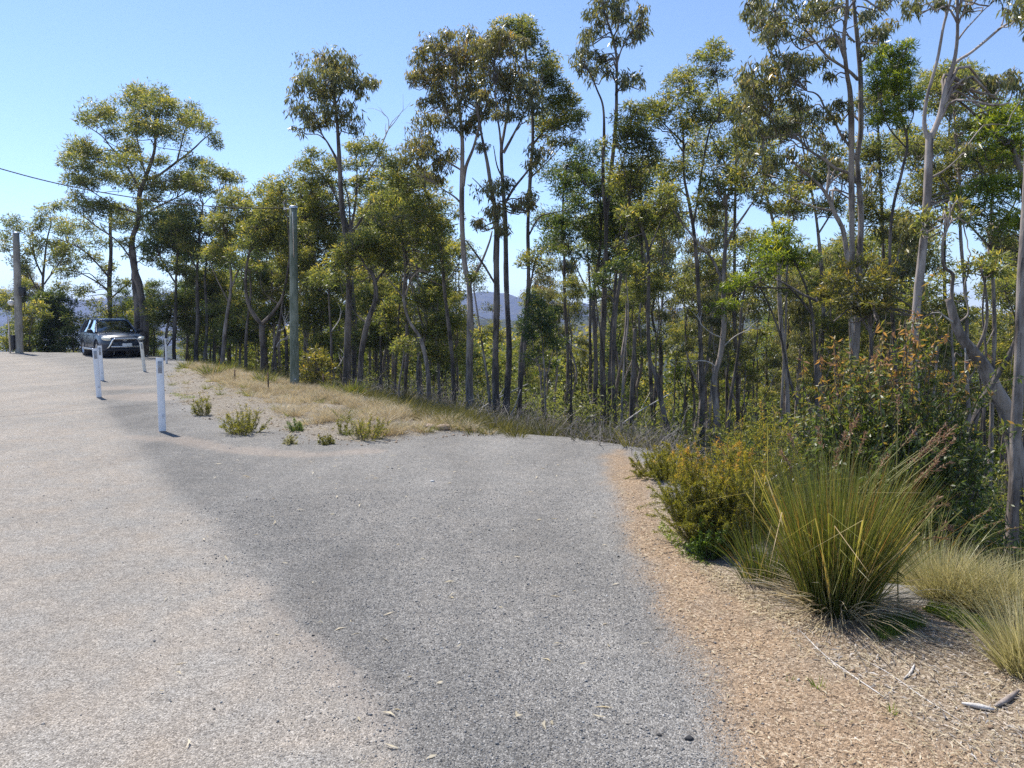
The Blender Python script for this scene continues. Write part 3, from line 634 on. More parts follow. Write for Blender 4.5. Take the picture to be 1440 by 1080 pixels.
hero(GT, 'tall gum with rusty drooping leaves, left of the twin trunked gum', 17, 'bark_grey', 'red',
     [([(659, 578), (660, 532), (662, 469), (659, 406), (653, 375), (651, 327), (650, 270), (649, 200), (646, 159), (643, 125), (640, 95)], 11.5, 3),
      ([(651, 262), (655, 235), (665, 209), (671, 187), (680, 160), (688, 139)], 5, 1.5), ([(649, 190), (635, 173), (625, 150), (618, 120)], 3.6, 1), ([(651, 290), (640, 278), (625, 268), (612, 258)], 3, 1), ([(658, 402), (668, 385), (678, 365), (688, 340), (692, 325)], 5, 2), ([(645, 150), (655, 110), (660, 80)], 2.5, 1), ([(650, 240), (625, 225), (605, 210)], 2.6, 1)],
     [(610, 58, 17, 9), (632, 50, 18, 9), (655, 52, 18, 8), (592, 74, 13, 9), (618, 74, 18, 10), (644, 76, 20, 10), (668, 66, 14, 9), (588, 94, 14, 10), (610, 98, 18, 11), (636, 102, 20, 11), (660, 96, 18, 11), (582, 108, 10, 9), (600, 118, 16, 11),
      (626, 124, 18, 11), (652, 122, 18, 11), (674, 112, 13, 11), (606, 144, 17, 11), (630, 148, 18, 11), (656, 146, 14, 9), (618, 166, 16, 10), (640, 172, 16, 10), (592, 178, 16, 10), (580, 200, 13, 9), (604, 196, 18, 11), (586, 220, 16, 10), (610, 222, 18, 11),
      (632, 214, 16, 11), (600, 244, 15, 9), (622, 240, 14, 9), (576, 232, 10, 8), (668, 182, 13, 9), (678, 150, 12, 10), (662, 172, 10, 8)], dens=1.18)
hero(GT, 'twin trunked tall gum with the fullest rusty crown in the middle', 16, 'bark_dark', 'red',
     [([(698, 588), (698, 520), (697, 437), (698, 374), (700, 327), (698, 298), (690, 262), (684, 228), (677, 192), (671, 145)], 11.5, 3), ([(711, 600), (713, 560), (715, 500), (714, 437), (712, 374), (710, 327), (708, 280), (706, 214), (709, 187), (715, 145), (722, 110), (728, 70)], 10, 2.5),
      ([(706, 214), (703, 185), (699, 159), (696, 120)], 3.5, 1.2), ([(708, 215), (722, 190), (738, 159), (752, 130)], 4, 1.2), ([(708, 290), (722, 265), (740, 242), (756, 218), (768, 196)], 4, 1.2), ([(699, 300), (690, 280), (676, 262), (664, 250)], 3, 1), ([(697, 400), (680, 372), (664, 350), (655, 338)], 3.5, 1.5), ([(713, 260), (700, 235), (694, 205)], 3, 1)],
     [(692, 58, 20, 10), (712, 52, 16, 9), (676, 74, 15, 11), (700, 76, 22, 11), (724, 72, 18, 11), (684, 94, 18, 11), (708, 98, 22, 11), (732, 92, 16, 11), (692, 116, 18, 11), (716, 118, 20, 11), (738, 112, 16, 11), (702, 136, 18, 10), (728, 138, 18, 11), (682, 132, 14, 10), (750, 130, 14, 11),
      (745, 152, 18, 10), (722, 158, 13, 9), (706, 158, 12, 8), (680, 158, 11, 9), (672, 205, 10, 9), (690, 268, 18, 10), (712, 262, 13, 9), (738, 272, 14, 9), (688, 298, 14, 10), (724, 292, 14, 8), (700, 318, 14, 9), (744, 292, 12, 8), (760, 218, 14, 9), (745, 232, 12, 8), (676, 318, 10, 8)], dens=1.22)
hero(GT, 'tall green crowned gum peeping over the right shoulder of the rusty crown', 19, 'bark_dark', 'olive',
     [([(731, 590), (732, 540), (734, 485), (742, 422), (744, 374), (742, 311), (746, 242), (750, 200), (748, 150), (742, 100), (738, 65)], 8, 2.5), ([(748, 205), (768, 180), (788, 160), (800, 150)], 3.4, 1.2), ([(749, 160), (762, 130), (770, 100)], 2.8, 1), ([(746, 250), (772, 225), (790, 205)], 2.6, 1), ([(744, 330), (758, 306), (775, 300), (796, 296)], 2.6, 1)],
     [(718, 34, 16, 8), (738, 34, 18, 9), (748, 48, 15, 10), (728, 48, 17, 9), (740, 62, 18, 9), (766, 74, 14, 9), (775, 86, 10, 10), (762, 96, 17, 11), (778, 108, 14, 9), (762, 120, 18, 11), (786, 128, 14, 10), (770, 142, 20, 11), (794, 146, 17, 10), (808, 158, 14, 10), (780, 160, 22, 10),
      (760, 170, 20, 9), (800, 174, 16, 9), (782, 182, 18, 8), (764, 190, 14, 8), (815, 166, 9, 8), (796, 198, 12, 8), (775, 205, 12, 7)], dens=1.2)
hero(GT, 'very tall thin gum whose ragged tufts stand alone against the sky', 17.5, 'bark_dark', 'gum',
     [([(846, 597), (848, 540), (848, 470), (849, 406), (852, 361), (855, 289), (859, 235), (867, 162), (868, 110), (867, 80), (861, 52), (850, 20), (842, -15)], 9, 2), ([(853, 330), (848, 253), (850, 190), (848, 150), (839, 126), (830, 105), (822, 95)], 5, 1.2), ([(868, 90), (874, 70), (884, 50), (896, 36)], 2.4, 1), ([(868, 120), (876, 110), (884, 102)], 1.8, .8), ([(862, 55), (872, 30), (878, 0)], 2, 1)],
     [(836, 12, 14, 9), (852, 2, 14, 9), (872, 12, 14, 10), (862, 28, 14, 8), (840, 32, 13, 9), (828, 46, 9, 9), (890, 26, 11, 9), (904, 20, 8, 9), (908, 38, 9, 10), (890, 46, 11, 8), (876, 56, 10, 6), (818, 66, 10, 10), (826, 82, 13, 10), (842, 92, 13, 9), (812, 96, 9, 9),
      (834, 106, 12, 8), (856, 100, 8, 8), (884, 104, 11, 9), (892, 116, 7, 8), (880, 120, 6, 5), (848, -18, 16, 9), (880, -12, 13, 9)], dens=.95, size=1.1)
hero(GT, 'dense dark green tree with heavy low crown right of the twin trunked gum', 20, 'bark_dark', 'dark',
     [([(836, 600), (838, 540), (836, 480), (836, 420), (842, 360), (846, 300)], 9, 3), ([(837, 430), (815, 385), (800, 350)], 3, 1), ([(840, 380), (866, 345), (884, 320)], 3, 1)],
     [(812, 240, 14, 9), (798, 256, 16, 10), (820, 256, 18, 11), (836, 270, 18, 11), (804, 276, 18, 11), (824, 290, 20, 11), (800, 298, 18, 10), (846, 296, 18, 11), (870, 290, 16, 10), (790, 316, 16, 10), (812, 316, 20, 11), (838, 318, 20, 11), (862, 314, 18, 11), (884, 306, 14, 10),
      (784, 336, 16, 9), (808, 336, 18, 10), (834, 342, 20, 10), (858, 340, 18, 10), (880, 330, 16, 10), (768, 344, 13, 8), (850, 362, 18, 9), (820, 360, 16, 9), (878, 354, 16, 9), (796, 356, 14, 8)], dens=1.25)
hero(WT, 'round yellow green crown on fanned stems left of the sky gap', 16.5, 'bark_dark', 'olive',
     [([(866, 605), (862, 520), (866, 440), (876, 370), (882, 310), (886, 270)], 7, 3), ([(885, 280), (878, 245), (872, 215)], 2.5, 1), ([(886, 276), (896, 245), (908, 222)], 2.5, 1), ([(886, 272), (888, 235), (889, 200)], 2.4, 1)],
     [(885, 158, 13, 8), (872, 172, 13, 9), (894, 172, 14, 9), (880, 186, 18, 10), (902, 190, 17, 10), (866, 198, 13, 10), (892, 204, 20, 10), (914, 206, 15, 9), (878, 214, 18, 10), (904, 220, 18, 10), (922, 218, 9, 8), (890, 230, 18, 9), (870, 234, 14, 9), (866, 256, 16, 9), (886, 252, 18, 9), (876, 272, 16, 9), (902, 262, 14, 9)], dens=1.2)
hero(GT, 'slim tree with a strongly bowed blue grey trunk standing at the end of the gravel', 14.5, 'bark_dark', 'olive',
     [([(946, 628), (942, 612), (935, 584), (928, 552), (922, 528), (914, 510), (911, 487), (911, 445), (913, 389), (911, 348), (905, 328), (899, 315), (893, 298)], 8.5, 3), ([(911, 355), (922, 330), (930, 308)], 2.6, 1), ([(904, 328), (880, 338), (868, 345)], 2, 1)],
     [(896, 288, 16, 9), (912, 296, 15, 9), (926, 300, 15, 9), (936, 288, 12, 8), (880, 300, 13, 8), (906, 312, 14, 8), (890, 316, 12, 8), (942, 272, 13, 9), (930, 278, 13, 8), (866, 350, 12, 7), (895, 385, 12, 8), (926, 380, 13, 8)], dens=1.1)
hero(GT, 'straight slender tree with tiered olive crown left of the pale forked trunk', 19, 'bark_dark', 'olive',
     [([(988, 612), (988, 570), (986, 514), (985, 445), (981, 398), (978, 362), (975, 320), (970, 285), (962, 245), (960, 200), (958, 165)], 8, 2.5), ([(968, 278), (950, 262), (938, 248)], 2.2, 1), ([(960, 200), (940, 180), (928, 168)], 2.6, 1), ([(975, 318), (996, 190), (1011, 165), (1011, 135), (1006, 105)], 3, 1), ([(961, 185), (975, 160), (985, 145)], 2.2, 1)],
     [(965, 106, 18, 8), (950, 118, 17, 9), (974, 120, 18, 9), (934, 138, 15, 8), (955, 134, 18, 9), (980, 138, 16, 9), (916, 150, 14, 9), (908, 162, 8, 7), (942, 154, 18, 9), (966, 154, 18, 9), (990, 158, 15, 9), (928, 166, 12, 7), (955, 172, 18, 8), (984, 174, 16, 8), (962, 188, 15, 8),
      (1004, 70, 13, 8), (994, 84, 14, 9), (1014, 84, 12, 9), (1004, 98, 14, 8), (990, 104, 11, 8), (1016, 104, 10, 8), (1008, 116, 11, 7), (1000, 150, 12, 7), (955, 232, 12, 8), (938, 240, 15, 9), (952, 252, 14, 8), (975, 240, 15, 9), (988, 252, 14, 9)], dens=1.15)
hero(GT, 'sturdy pale forked trunk with green sprays, in the middle of the right wood', 15.5, 'bark_grey', 'olive',
     [([(1010, 624), (1009, 590), (1006, 545), (1007, 523), (1013, 500), (1017, 459), (1017, 403), (1021, 348), (1022, 320), (1021, 285)], 10.5, 4), ([(1022, 345), (1033, 322), (1048, 300), (1060, 282)], 4, 1.5), ([(1015, 392), (1003, 366), (985, 345), (966, 322), (950, 302), (938, 282)], 4, 1.4), ([(1021, 290), (1010, 268), (1004, 250)], 3, 1)],
     [(1040, 228, 17, 8), (1022, 240, 18, 9), (1046, 244, 18, 9), (1004, 252, 16, 9), (1030, 256, 18, 9), (1058, 254, 15, 9), (1012, 270, 16, 9), (1040, 270, 17, 9), (994, 268, 13, 9), (1064, 268, 13, 8), (1000, 290, 15, 9), (1026, 288, 16, 8), (984, 284, 12, 8), (940, 272, 12, 7), (1070, 284, 11, 7)], dens=1.2,
     dead=[([(1013, 472), (1000, 468), (986, 456), (984, 448)], 2.2, 1), ([(1006, 518), (999, 510), (988, 507), (978, 508)], 2.4, 1), ([(1015, 490), (1035, 472), (1056, 462)], 2, .8), ([(1017, 372), (1030, 352), (1042, 348)], 2, .8)])
hero(GT, 'many tiered tree carrying the palest yellow crown, left of the huge right gum', 18, 'bark_grey', 'olive',
     [([(1108, 612), (1106, 540), (1100, 470), (1096, 400), (1092, 340), (1080, 280), (1074, 230), (1072, 180)], 8, 2.5), ([(1094, 360), (1112, 320), (1120, 290)], 2.6, 1), ([(1076, 250), (1050, 215), (1040, 190)], 2.6, 1)],
     [(1050, 190, 15, 9), (1070, 205, 15, 9), (1036, 205, 13, 9), (1056, 222, 15, 9), (1085, 228, 14, 9), (1098, 240, 14, 8), (1078, 246, 14, 8), (1110, 262, 15, 9), (1090, 268, 14, 8), (1128, 272, 13, 8), (1060, 180, 12, 8), (1034, 186, 10, 7), (1112, 300, 14, 8), (1130, 292, 14, 8), (1092, 296, 12, 8)], dens=1.1)
# --- right hand side
hero(GT, 'huge spreading gum with white curving limbs and hanging grey leaves at upper right', 14, 'bark_grey', 'gum',
     [([(1196, 640), (1200, 540), (1206, 430), (1211, 324), (1207, 260), (1205, 223), (1211, 183), (1211, 122), (1207, 76), (1202, 31), (1199, -10), (1196, -50)], 10, 4), ([(1196, 420), (1197, 315), (1199, 214), (1195, 137), (1189, 101), (1186, 55), (1192, 5), (1186, -40)], 8.5, 3.5),
      ([(1204, 224), (1194, 205), (1184, 192), (1177, 178), (1171, 165), (1160, 152), (1153, 137), (1145, 130), (1135, 128)], 4.5, 1.6), ([(1205, 255), (1192, 243), (1177, 238), (1158, 224), (1141, 214), (1126, 200), (1113, 189), (1100, 180), (1086, 168)], 4.5, 1.4),
      ([(1207, 112), (1195, 100), (1184, 92), (1168, 82), (1156, 70), (1144, 54), (1132, 40), (1118, 15)], 4.5, 1.4), ([(1208, 90), (1222, 78), (1230, 66)], 2.6, 1), ([(1190, 70), (1170, 40), (1160, 10)], 3, 1.2), ([(1202, 60), (1192, 50), (1178, 44), (1168, 42)], 3, 1), ([(1199, -5), (1215, -30), (1225, -60)], 3, 1.2), ([(1150, 62), (1120, 52), (1098, 40)], 2.4, 1)],
     [(1075, 28, 17, 10), (1060, 16, 15, 10), (1050, 0, 14, 9), (1092, 40, 17, 11), (1104, 22, 16, 11), (1088, 8, 16, 10), (1128, 26, 15, 10), (1150, 18, 18, 11), (1140, 2, 16, 10), (1174, 10, 16, 10), (1080, 58, 12, 9), (1132, 48, 14, 9), (1168, 52, 13, 8), (1112, 44, 12, 8),
      (1062, 98, 17, 10), (1044, 108, 13, 10), (1086, 98, 17, 11), (1106, 92, 14, 10), (1124, 92, 17, 10), (1148, 88, 15, 9), (1166, 104, 11, 9), (1074, 118, 17, 11), (1096, 118, 16, 11), (1056, 130, 15, 11), (1078, 140, 17, 11), (1100, 140, 14, 10), (1120, 112, 12, 9),
      (1050, 152, 13, 11), (1068, 162, 15, 11), (1090, 160, 13, 10), (1054, 178, 13, 10), (1074, 184, 16, 10), (1096, 178, 12, 8), (1122, 172, 13, 9), (1144, 158, 14, 9), (1130, 150, 11, 8), (1178, 150, 14, 9), (1166, 168, 11, 8), (1190, 188, 10, 8), (1226, 54, 15, 10), (1242, 42, 14, 10), (1228, 22, 13, 9), (1214, 70, 10, 8), (1248, 62, 9, 8), (1240, 4, 14, 9),
      (1120, -20, 18, 10), (1160, -25, 18, 10), (1200, -30, 18, 11), (1230, -40, 16, 10), (1080, -20, 16, 10), (1190, -62, 18, 10)], dens=1.15, size=1.02)
hero(GT, 'bowed pale tree leaning out from the foot of the huge spreading gum', 14.6, 'bark_pale', 'gum',
     [([(1200, 640), (1199, 500), (1194, 400), (1187, 330), (1181, 312), (1174, 299), (1168, 284), (1162, 272), (1155, 262), (1147, 254), (1130, 240), (1110, 223)], 8, 2.5), ([(1162, 272), (1164, 255), (1165, 238), (1158, 215), (1155, 189)], 4, 1.5), ([(1168, 296), (1140, 290), (1112, 278), (1090, 262), (1060, 225)], 3, 1)],
     [(1104, 214, 14, 9), (1122, 222, 13, 8), (1090, 228, 13, 8), (1154, 180, 14, 8), (1144, 196, 13, 8), (1168, 200, 12, 8), (1136, 236, 12, 7), (1060, 215, 13, 8), (1048, 232, 12, 8), (1075, 240, 12, 7), (1180, 226, 12, 8), (1190, 250, 13, 8), (1222, 238, 13, 8), (1226, 262, 12, 8)], dens=1.0)
hero(GT, 'smooth pinkish grey gum forking into a tall V near the right edge', 11, 'bark_pale', 'gum',
     [([(1284, 640), (1287, 540), (1290, 444), (1294, 375), (1300, 306), (1305, 250), (1308, 200), (1308, 190)], 13, 9), ([(1308, 194), (1316, 176), (1321, 161), (1329, 125), (1337, 98), (1343, 75), (1346, 50), (1347, 28), (1348, -5), (1352, -50)], 8, 3), ([(1307, 196), (1302, 182), (1301, 167), (1303, 145), (1307, 125), (1318, 83), (1326, 36), (1336, -2), (1340, -40)], 6.5, 2.5),
      ([(1342, 90), (1352, 82), (1365, 74), (1386, 57), (1407, 39), (1425, 28), (1446, 16)], 4.2, 2), ([(1346, 58), (1358, 42), (1371, 28), (1384, 14), (1398, 2)], 2.4, 1), ([(1408, 38), (1412, 18), (1402, -10)], 2.4, 1), ([(1310, 250), (1330, 238), (1352, 218)], 3, 1.2)],
     [(1372, 118, 13, 9), (1388, 128, 14, 10), (1404, 118, 15, 9), (1424, 122, 14, 9), (1418, 108, 12, 8), (1384, 112, 10, 8), (1340, -20, 18, 10), (1360, -40, 18, 10), (1320, -30, 18, 10), (1300, -5, 13, 9), (1282, 10, 12, 9), (1352, 8, 10, 8), (1400, -20, 16, 10), (1436, 20, 12, 10), (1320, 4, 10, 7), (1450, -5, 14, 10), (1345, -65, 20, 10), (1362, 208, 10, 7)], dens=1.0, size=.92, strips=5)
hero(WT, 'golden feathery crown hanging beside the V forked gum', 13, 'bark_dark', 'bright',
     [([(1262, 640), (1258, 500), (1252, 380), (1254, 300), (1268, 240), (1276, 200), (1268, 165), (1258, 130)], 6, 2), ([(1274, 208), (1250, 180), (1240, 150)], 2.4, 1), ([(1272, 190), (1285, 160), (1280, 130)], 2, 1)],
     [(1260, 68, 14, 8), (1250, 80, 15, 9), (1270, 84, 13, 9), (1242, 94, 14, 10), (1262, 98, 16, 10), (1280, 106, 11, 9), (1236, 110, 11, 10), (1254, 114, 16, 10), (1272, 122, 14, 9), (1240, 130, 13, 9), (1260, 134, 15, 9), (1282, 140, 12, 8), (1246, 150, 14, 9), (1268, 154, 13, 8), (1240, 170, 12, 8), (1264, 176, 12, 8)], dens=1.25, size=.9)
hero(WT, 'bright yellow green tree overhanging the right edge of the view', 12, 'bark_dark', 'bright',
     [([(1458, 640), (1452, 450), (1442, 320), (1437, 262), (1430, 225), (1418, 200), (1398, 184), (1380, 168), (1358, 148), (1338, 136), (1316, 130)], 8, 2), ([(1437, 255), (1434, 215), (1440, 170)], 3, 1.2), ([(1440, 300), (1415, 285), (1395, 272)], 2.6, 1), ([(1444, 340), (1410, 320), (1385, 305)], 2.6, 1)],
     [(1400, 144, 15, 9), (1388, 158, 16, 9), (1414, 160, 17, 10), (1432, 150, 13, 9), (1396, 174, 16, 9), (1424, 178, 17, 10), (1386, 190, 15, 9), (1408, 196, 16, 9), (1434, 200, 14, 9), (1384, 208, 14, 9), (1400, 216, 15, 9), (1424, 218, 14, 9), (1372, 222, 11, 8), (1374, 260, 15, 9), (1396, 262, 16, 9), (1420, 256, 15, 9), (1360, 276, 13, 8), (1384, 280, 17, 9),
      (1408, 280, 16, 9), (1432, 278, 13, 9), (1366, 296, 15, 8), (1392, 300, 17, 9), (1418, 302, 15, 9), (1378, 316, 14, 8), (1404, 320, 15, 8), (1430, 318, 12, 8), (1352, 310, 12, 7)], dens=1.25, size=.95)
hero(GT, 'layered olive crown on thin stems showing between the V forked gum and golden crown', 22, 'bark_dark', 'olive',
     [([(1336, 620), (1330, 500), (1328, 400), (1330, 300), (1334, 220), (1336, 150)], 7, 2), ([(1330, 300), (1290, 240), (1272, 215)], 2.4, 1), ([(1332, 260), (1360, 215), (1368, 190)], 2.4, 1)],
     [(1330, 98, 18, 8), (1350, 104, 17, 8), (1312, 108, 16, 8), (1340, 116, 20, 9), (1366, 118, 14, 8), (1318, 124, 18, 9), (1352, 130, 16, 9), (1334, 140, 16, 9), (1316, 152, 14, 8), (1344, 158, 14, 8), (1272, 188, 16, 8), (1290, 198, 15, 8), (1262, 202, 14, 8), (1280, 212, 18, 8), (1300, 216, 13, 8), (1258, 220, 14, 8), (1340, 188, 18, 9), (1362, 196, 14, 8), (1346, 206, 18, 8),
      (1330, 214, 14, 8), (1366, 214, 12, 8), (1350, 232, 14, 8), (1322, 240, 13, 8), (1290, 236, 14, 8)], dens=1.2)
hero(GT, 'smooth mauve grey trunk rising straight up the right edge of the view', 8, 'bark_grey', 'gum',
     [([(1423, 800), (1425, 740), (1427, 680), (1428, 600), (1433, 500), (1438, 400), (1441, 320), (1446, 200), (1450, 60)], 19, 9), ([(1446, 180), (1480, 100), (1500, 30)], 8, 3)],
     [(1500, 20, 40, 20), (1540, 60, 40, 20), (1480, -20, 40, 20), (1470, 60, 14, 12)], dens=.8, size=.85, strips=9)
hero(GT, 'thick leaning grey trunk with snapped top and whitened upper side', 9.2, 'bark_grey', 'olive',
     [([(1432, 690), (1424, 610), (1414, 570), (1400, 545), (1386, 515), (1370, 494), (1352, 472), (1342, 450), (1336, 430), (1333, 420)], 24, 10), ([(1338, 432), (1338, 405), (1339, 386), (1330, 378), (1325, 368), (1325, 340), (1331, 322), (1336, 300)], 5.5, 2), ([(1372, 496), (1384, 470), (1388, 440), (1384, 400), (1378, 380)], 5, 2), ([(1346, 456), (1362, 440), (1356, 410), (1360, 385)], 3, 1.2)],
     [(1336, 290, 16, 9), (1322, 302, 14, 8), (1350, 304, 13, 8), (1378, 372, 14, 9), (1362, 380, 13, 8), (1392, 384, 14, 8), (1300, 320, 12, 8)], dens=1.0, size=.85,
     dead=[([(1346, 455), (1333, 448), (1322, 440)], 4, 1.5), ([(1360, 480), (1358, 500), (1357, 514)], 2.5, 1)])
hero(GT, 'dark crooked trunk with flaky white foot crossing the leaning grey trunk', 8.6, 'bark_dark', 'olive',
     [([(1352, 760), (1355, 735), (1362, 700), (1366, 668), (1365, 635), (1370, 600), (1380, 568), (1394, 545), (1408, 520), (1422, 495), (1434, 465), (1450, 430)], 13, 6), ([(1368, 650), (1362, 620), (1370, 590), (1390, 560)], 4, 2)],
     [(1460, 400, 24, 14), (1480, 380, 24, 14), (1440, 385, 14, 9)], dens=.9, size=.85)
hero(WT, 'dark olive wattle tinged orange on a slim trunk above the orange tipped bush', 12, 'bark_dark', 'orange',
     [([(1228, 640), (1226, 560), (1224, 480), (1220, 440), (1214, 410)], 8, 3), ([(1222, 450), (1195, 425), (1180, 412)], 2.6, 1), ([(1222, 440), (1245, 418), (1255, 402)], 2.6, 1), ([(1150, 424), (1128, 414), (1112, 404), (1090, 392)], 4, 2)],
     [(1192, 378, 17, 9), (1218, 374, 16, 9), (1245, 385, 16, 9), (1172, 392, 16, 9), (1201, 396, 18, 10), (1231, 401, 17, 10), (1260, 401, 14, 9), (1160, 410, 14, 9), (1187, 414, 17, 9), (1216, 419, 18, 9), (1245, 421, 16, 9), (1177, 430, 14, 8), (1206, 437, 16, 8), (1235, 437, 15, 8), (1153, 421, 10, 7), (1301, 414, 14, 8), (1318, 425, 12, 8), (1287, 428, 12, 8)], dens=.95, size=.9)
hero(WT, 'vivid green wattle with flat sprays right of the pale forked trunk', 13.2, 'bark_dark', 'bright',
     [([(1150, 640), (1148, 560), (1146, 500), (1142, 440), (1132, 400), (1118, 370)], 6, 2.2), ([(1144, 446), (1120, 415), (1098, 395), (1076, 388)], 3, 1.2), ([(1110, 405), (1075, 405), (1045, 404), (1020, 424)], 2.6, 1)],
     [(1082, 338, 14, 8), (1102, 332, 16, 8), (1122, 338, 15, 8), (1070, 352, 14, 8), (1092, 350, 17, 9), (1114, 352, 17, 9), (1136, 356, 13, 8), (1078, 368, 14, 8), (1100, 368, 16, 8), (1124, 370, 14, 8), (1066, 382, 12, 7), (1088, 384, 13, 7), (1040, 396, 16, 7), (1056, 390, 13, 7), (1028, 406, 13, 7), (1016, 428, 14, 6), (1030, 424, 11, 6), (1010, 442, 10, 6)], dens=1.3, size=.95)
SLIM = 'slender saplings in the right wood'
for k, (lab, Y, st, bl, lf) in enumerate([
    ('thin trunk leaning left to right behind the heathy bush', 14.2, [([(1142, 640), (1130, 590), (1112, 540), (1100, 480), (1086, 440), (1070, 408), (1052, 385)], 5, 1.5), ([(1104, 500), (1098, 460), (1106, 420)], 2, 1)], [(1046, 376, 13, 8), (1060, 370, 12, 8), (1104, 410, 12, 7)], 'olive'),
    ('slim pole straight sapling between vivid wattle and pale forked trunk', 15.2, [([(1098, 640), (1100, 560), (1104, 470), (1106, 400), (1110, 330), (1108, 280)], 4.5, 1.5)], [(1108, 270, 14, 9), (1122, 286, 13, 8), (1098, 290, 12, 8)], 'olive'),
    ('dark trunk slanting right just beyond the pale forked trunk', 16.2, [([(1024, 620), (1027, 570), (1034, 520), (1038, 487), (1043, 431), (1050, 395), (1056, 350)], 6, 2)], [(1056, 336, 15, 9), (1044, 346, 13, 8), (1070, 350, 12, 8)], 'olive'),
    ('slanting trunk close behind the straight slender tree', 19.8, [([(984, 600), (990, 540), (998, 480), (1004, 440), (1014, 380)], 6.5, 2.5)], [(1014, 366, 15, 9), (1000, 374, 13, 8), (990, 390, 12, 7)], 'olive'),
    ('bare grey snapped pole standing by the bowed trunk', 15.6, [([(888, 628), (889, 560), (891, 500), (892, 462)], 7, 5.5)], [], 'olive'),
    ('slim dark stem left of the bare snapped pole', 14.8, [([(874, 630), (875, 560), (878, 500), (884, 440), (880, 380)], 4.5, 1.5)], [(880, 366, 14, 9), (866, 374, 12, 8), (892, 380, 11, 8)], 'dark'),
    ('close pair of dark stems right of the dense dark tree', 17, [([(856, 604), (858, 520), (862, 440), (868, 372), (866, 330)], 7, 2), ([(852, 600), (850, 540), (846, 480), (838, 420)], 4, 1.5)], [(866, 380, 13, 8), (834, 408, 13, 8), (848, 396, 12, 7)], 'dark'),
    ('young dark leafed sapling in front of the twin trunked gum', 15.2, [([(768, 608), (767, 560), (764, 500), (760, 460), (757, 430)], 3.5, 1.2), ([(765, 540), (776, 500), (782, 470)], 1.8, .8)], [(756, 424, 12, 9), (768, 438, 13, 9), (748, 442, 11, 8), (760, 456, 14, 9), (776, 462, 13, 9), (748, 470, 12, 8), (764, 480, 14, 9), (780, 488, 12, 8), (754, 500, 12, 8), (770, 510, 12, 8)], 'dark'),
    ('brown barked thin trunk beside the twin trunked gum', 17.4, [([(729, 596), (733, 540), (738, 480), (744, 420), (752, 370)], 7, 2)], [(756, 358, 13, 8), (744, 366, 12, 8), (766, 372, 11, 7)], 'olive'),
    ('thin snaking stem between rusty gum and twin trunked gum', 16.6, [([(690, 592), (686, 540), (678, 480), (670, 430), (666, 400), (672, 372)], 4.5, 1.5)], [(674, 470, 11, 7), (662, 392, 11, 7)], 'olive'),
    ('weathered leaning stem close beside the mauve grey trunk', 9.6, [([(1392, 760), (1388, 690), (1384, 620), (1383, 560), (1386, 500), (1382, 440), (1388, 380)], 5.5, 2.5)], [(1390, 366, 14, 9), (1376, 378, 12, 8), (1404, 384, 12, 8)], 'olive'),
    ('small trunk with scanty leaves under the thick leaning trunk', 12.5, [([(1330, 660), (1336, 580), (1340, 520), (1338, 470), (1344, 430)], 5, 2)], [(1344, 420, 14, 8), (1330, 440, 13, 8), (1356, 446, 12, 8), (1320, 470, 13, 8), (1350, 490, 13, 8)], 'olive'),
    ('forked grey sapling standing behind the grassy bank', 20.5, [([(555, 566), (556, 520), (560, 470), (562, 430), (566, 380)], 4.5, 1.5), ([(558, 500), (545, 470), (540, 440)], 2, 1)], [(540, 430, 14, 8), (560, 420, 14, 8), (572, 440, 12, 8), (530, 450, 12, 8), (552, 446, 14, 8), (545, 470, 13, 8)], 'olive'),
    ('short dark sapling on the brow behind the straight gum', 15.4, [([(563, 572), (561, 545), (566, 510), (568, 490)], 4, 2)], [(566, 482, 13, 8), (556, 494, 10, 7), (578, 498, 11, 7)], 'olive'),
    ('slim grey trunk right of the green pole with white stubs', 22, [([(466, 552), (466, 500), (464, 450), (462, 400)], 5.5, 2)], [(458, 388, 15, 9), (474, 396, 13, 8), (446, 402, 13, 8)], 'olive'),
    ]):
    hero('sapling', lab, Y, 'bark_grey' if k % 2 else 'bark_dark', lf, st, bl, 'tree', SLIM, seed=k, dens=1.1,
         dead=[([(465, 470), (476, 452), (480, 440)], 1.8, .8), ([(466, 520), (476, 515), (484, 500)], 2, 1)] if 'white stubs' in lab else ())
hero(WT, 'rusty orange young wattle right behind the foot of the green pole', 19.5, 'bark_dark', 'orange',
     [([(443, 556), (443, 530), (444, 500)], 2.5, 1)], [(444, 494, 12, 9), (434, 506, 13, 9), (454, 510, 13, 9), (442, 520, 16, 9), (428, 530, 13, 8), (458, 532, 14, 8), (444, 540, 16, 8)], dens=.8)


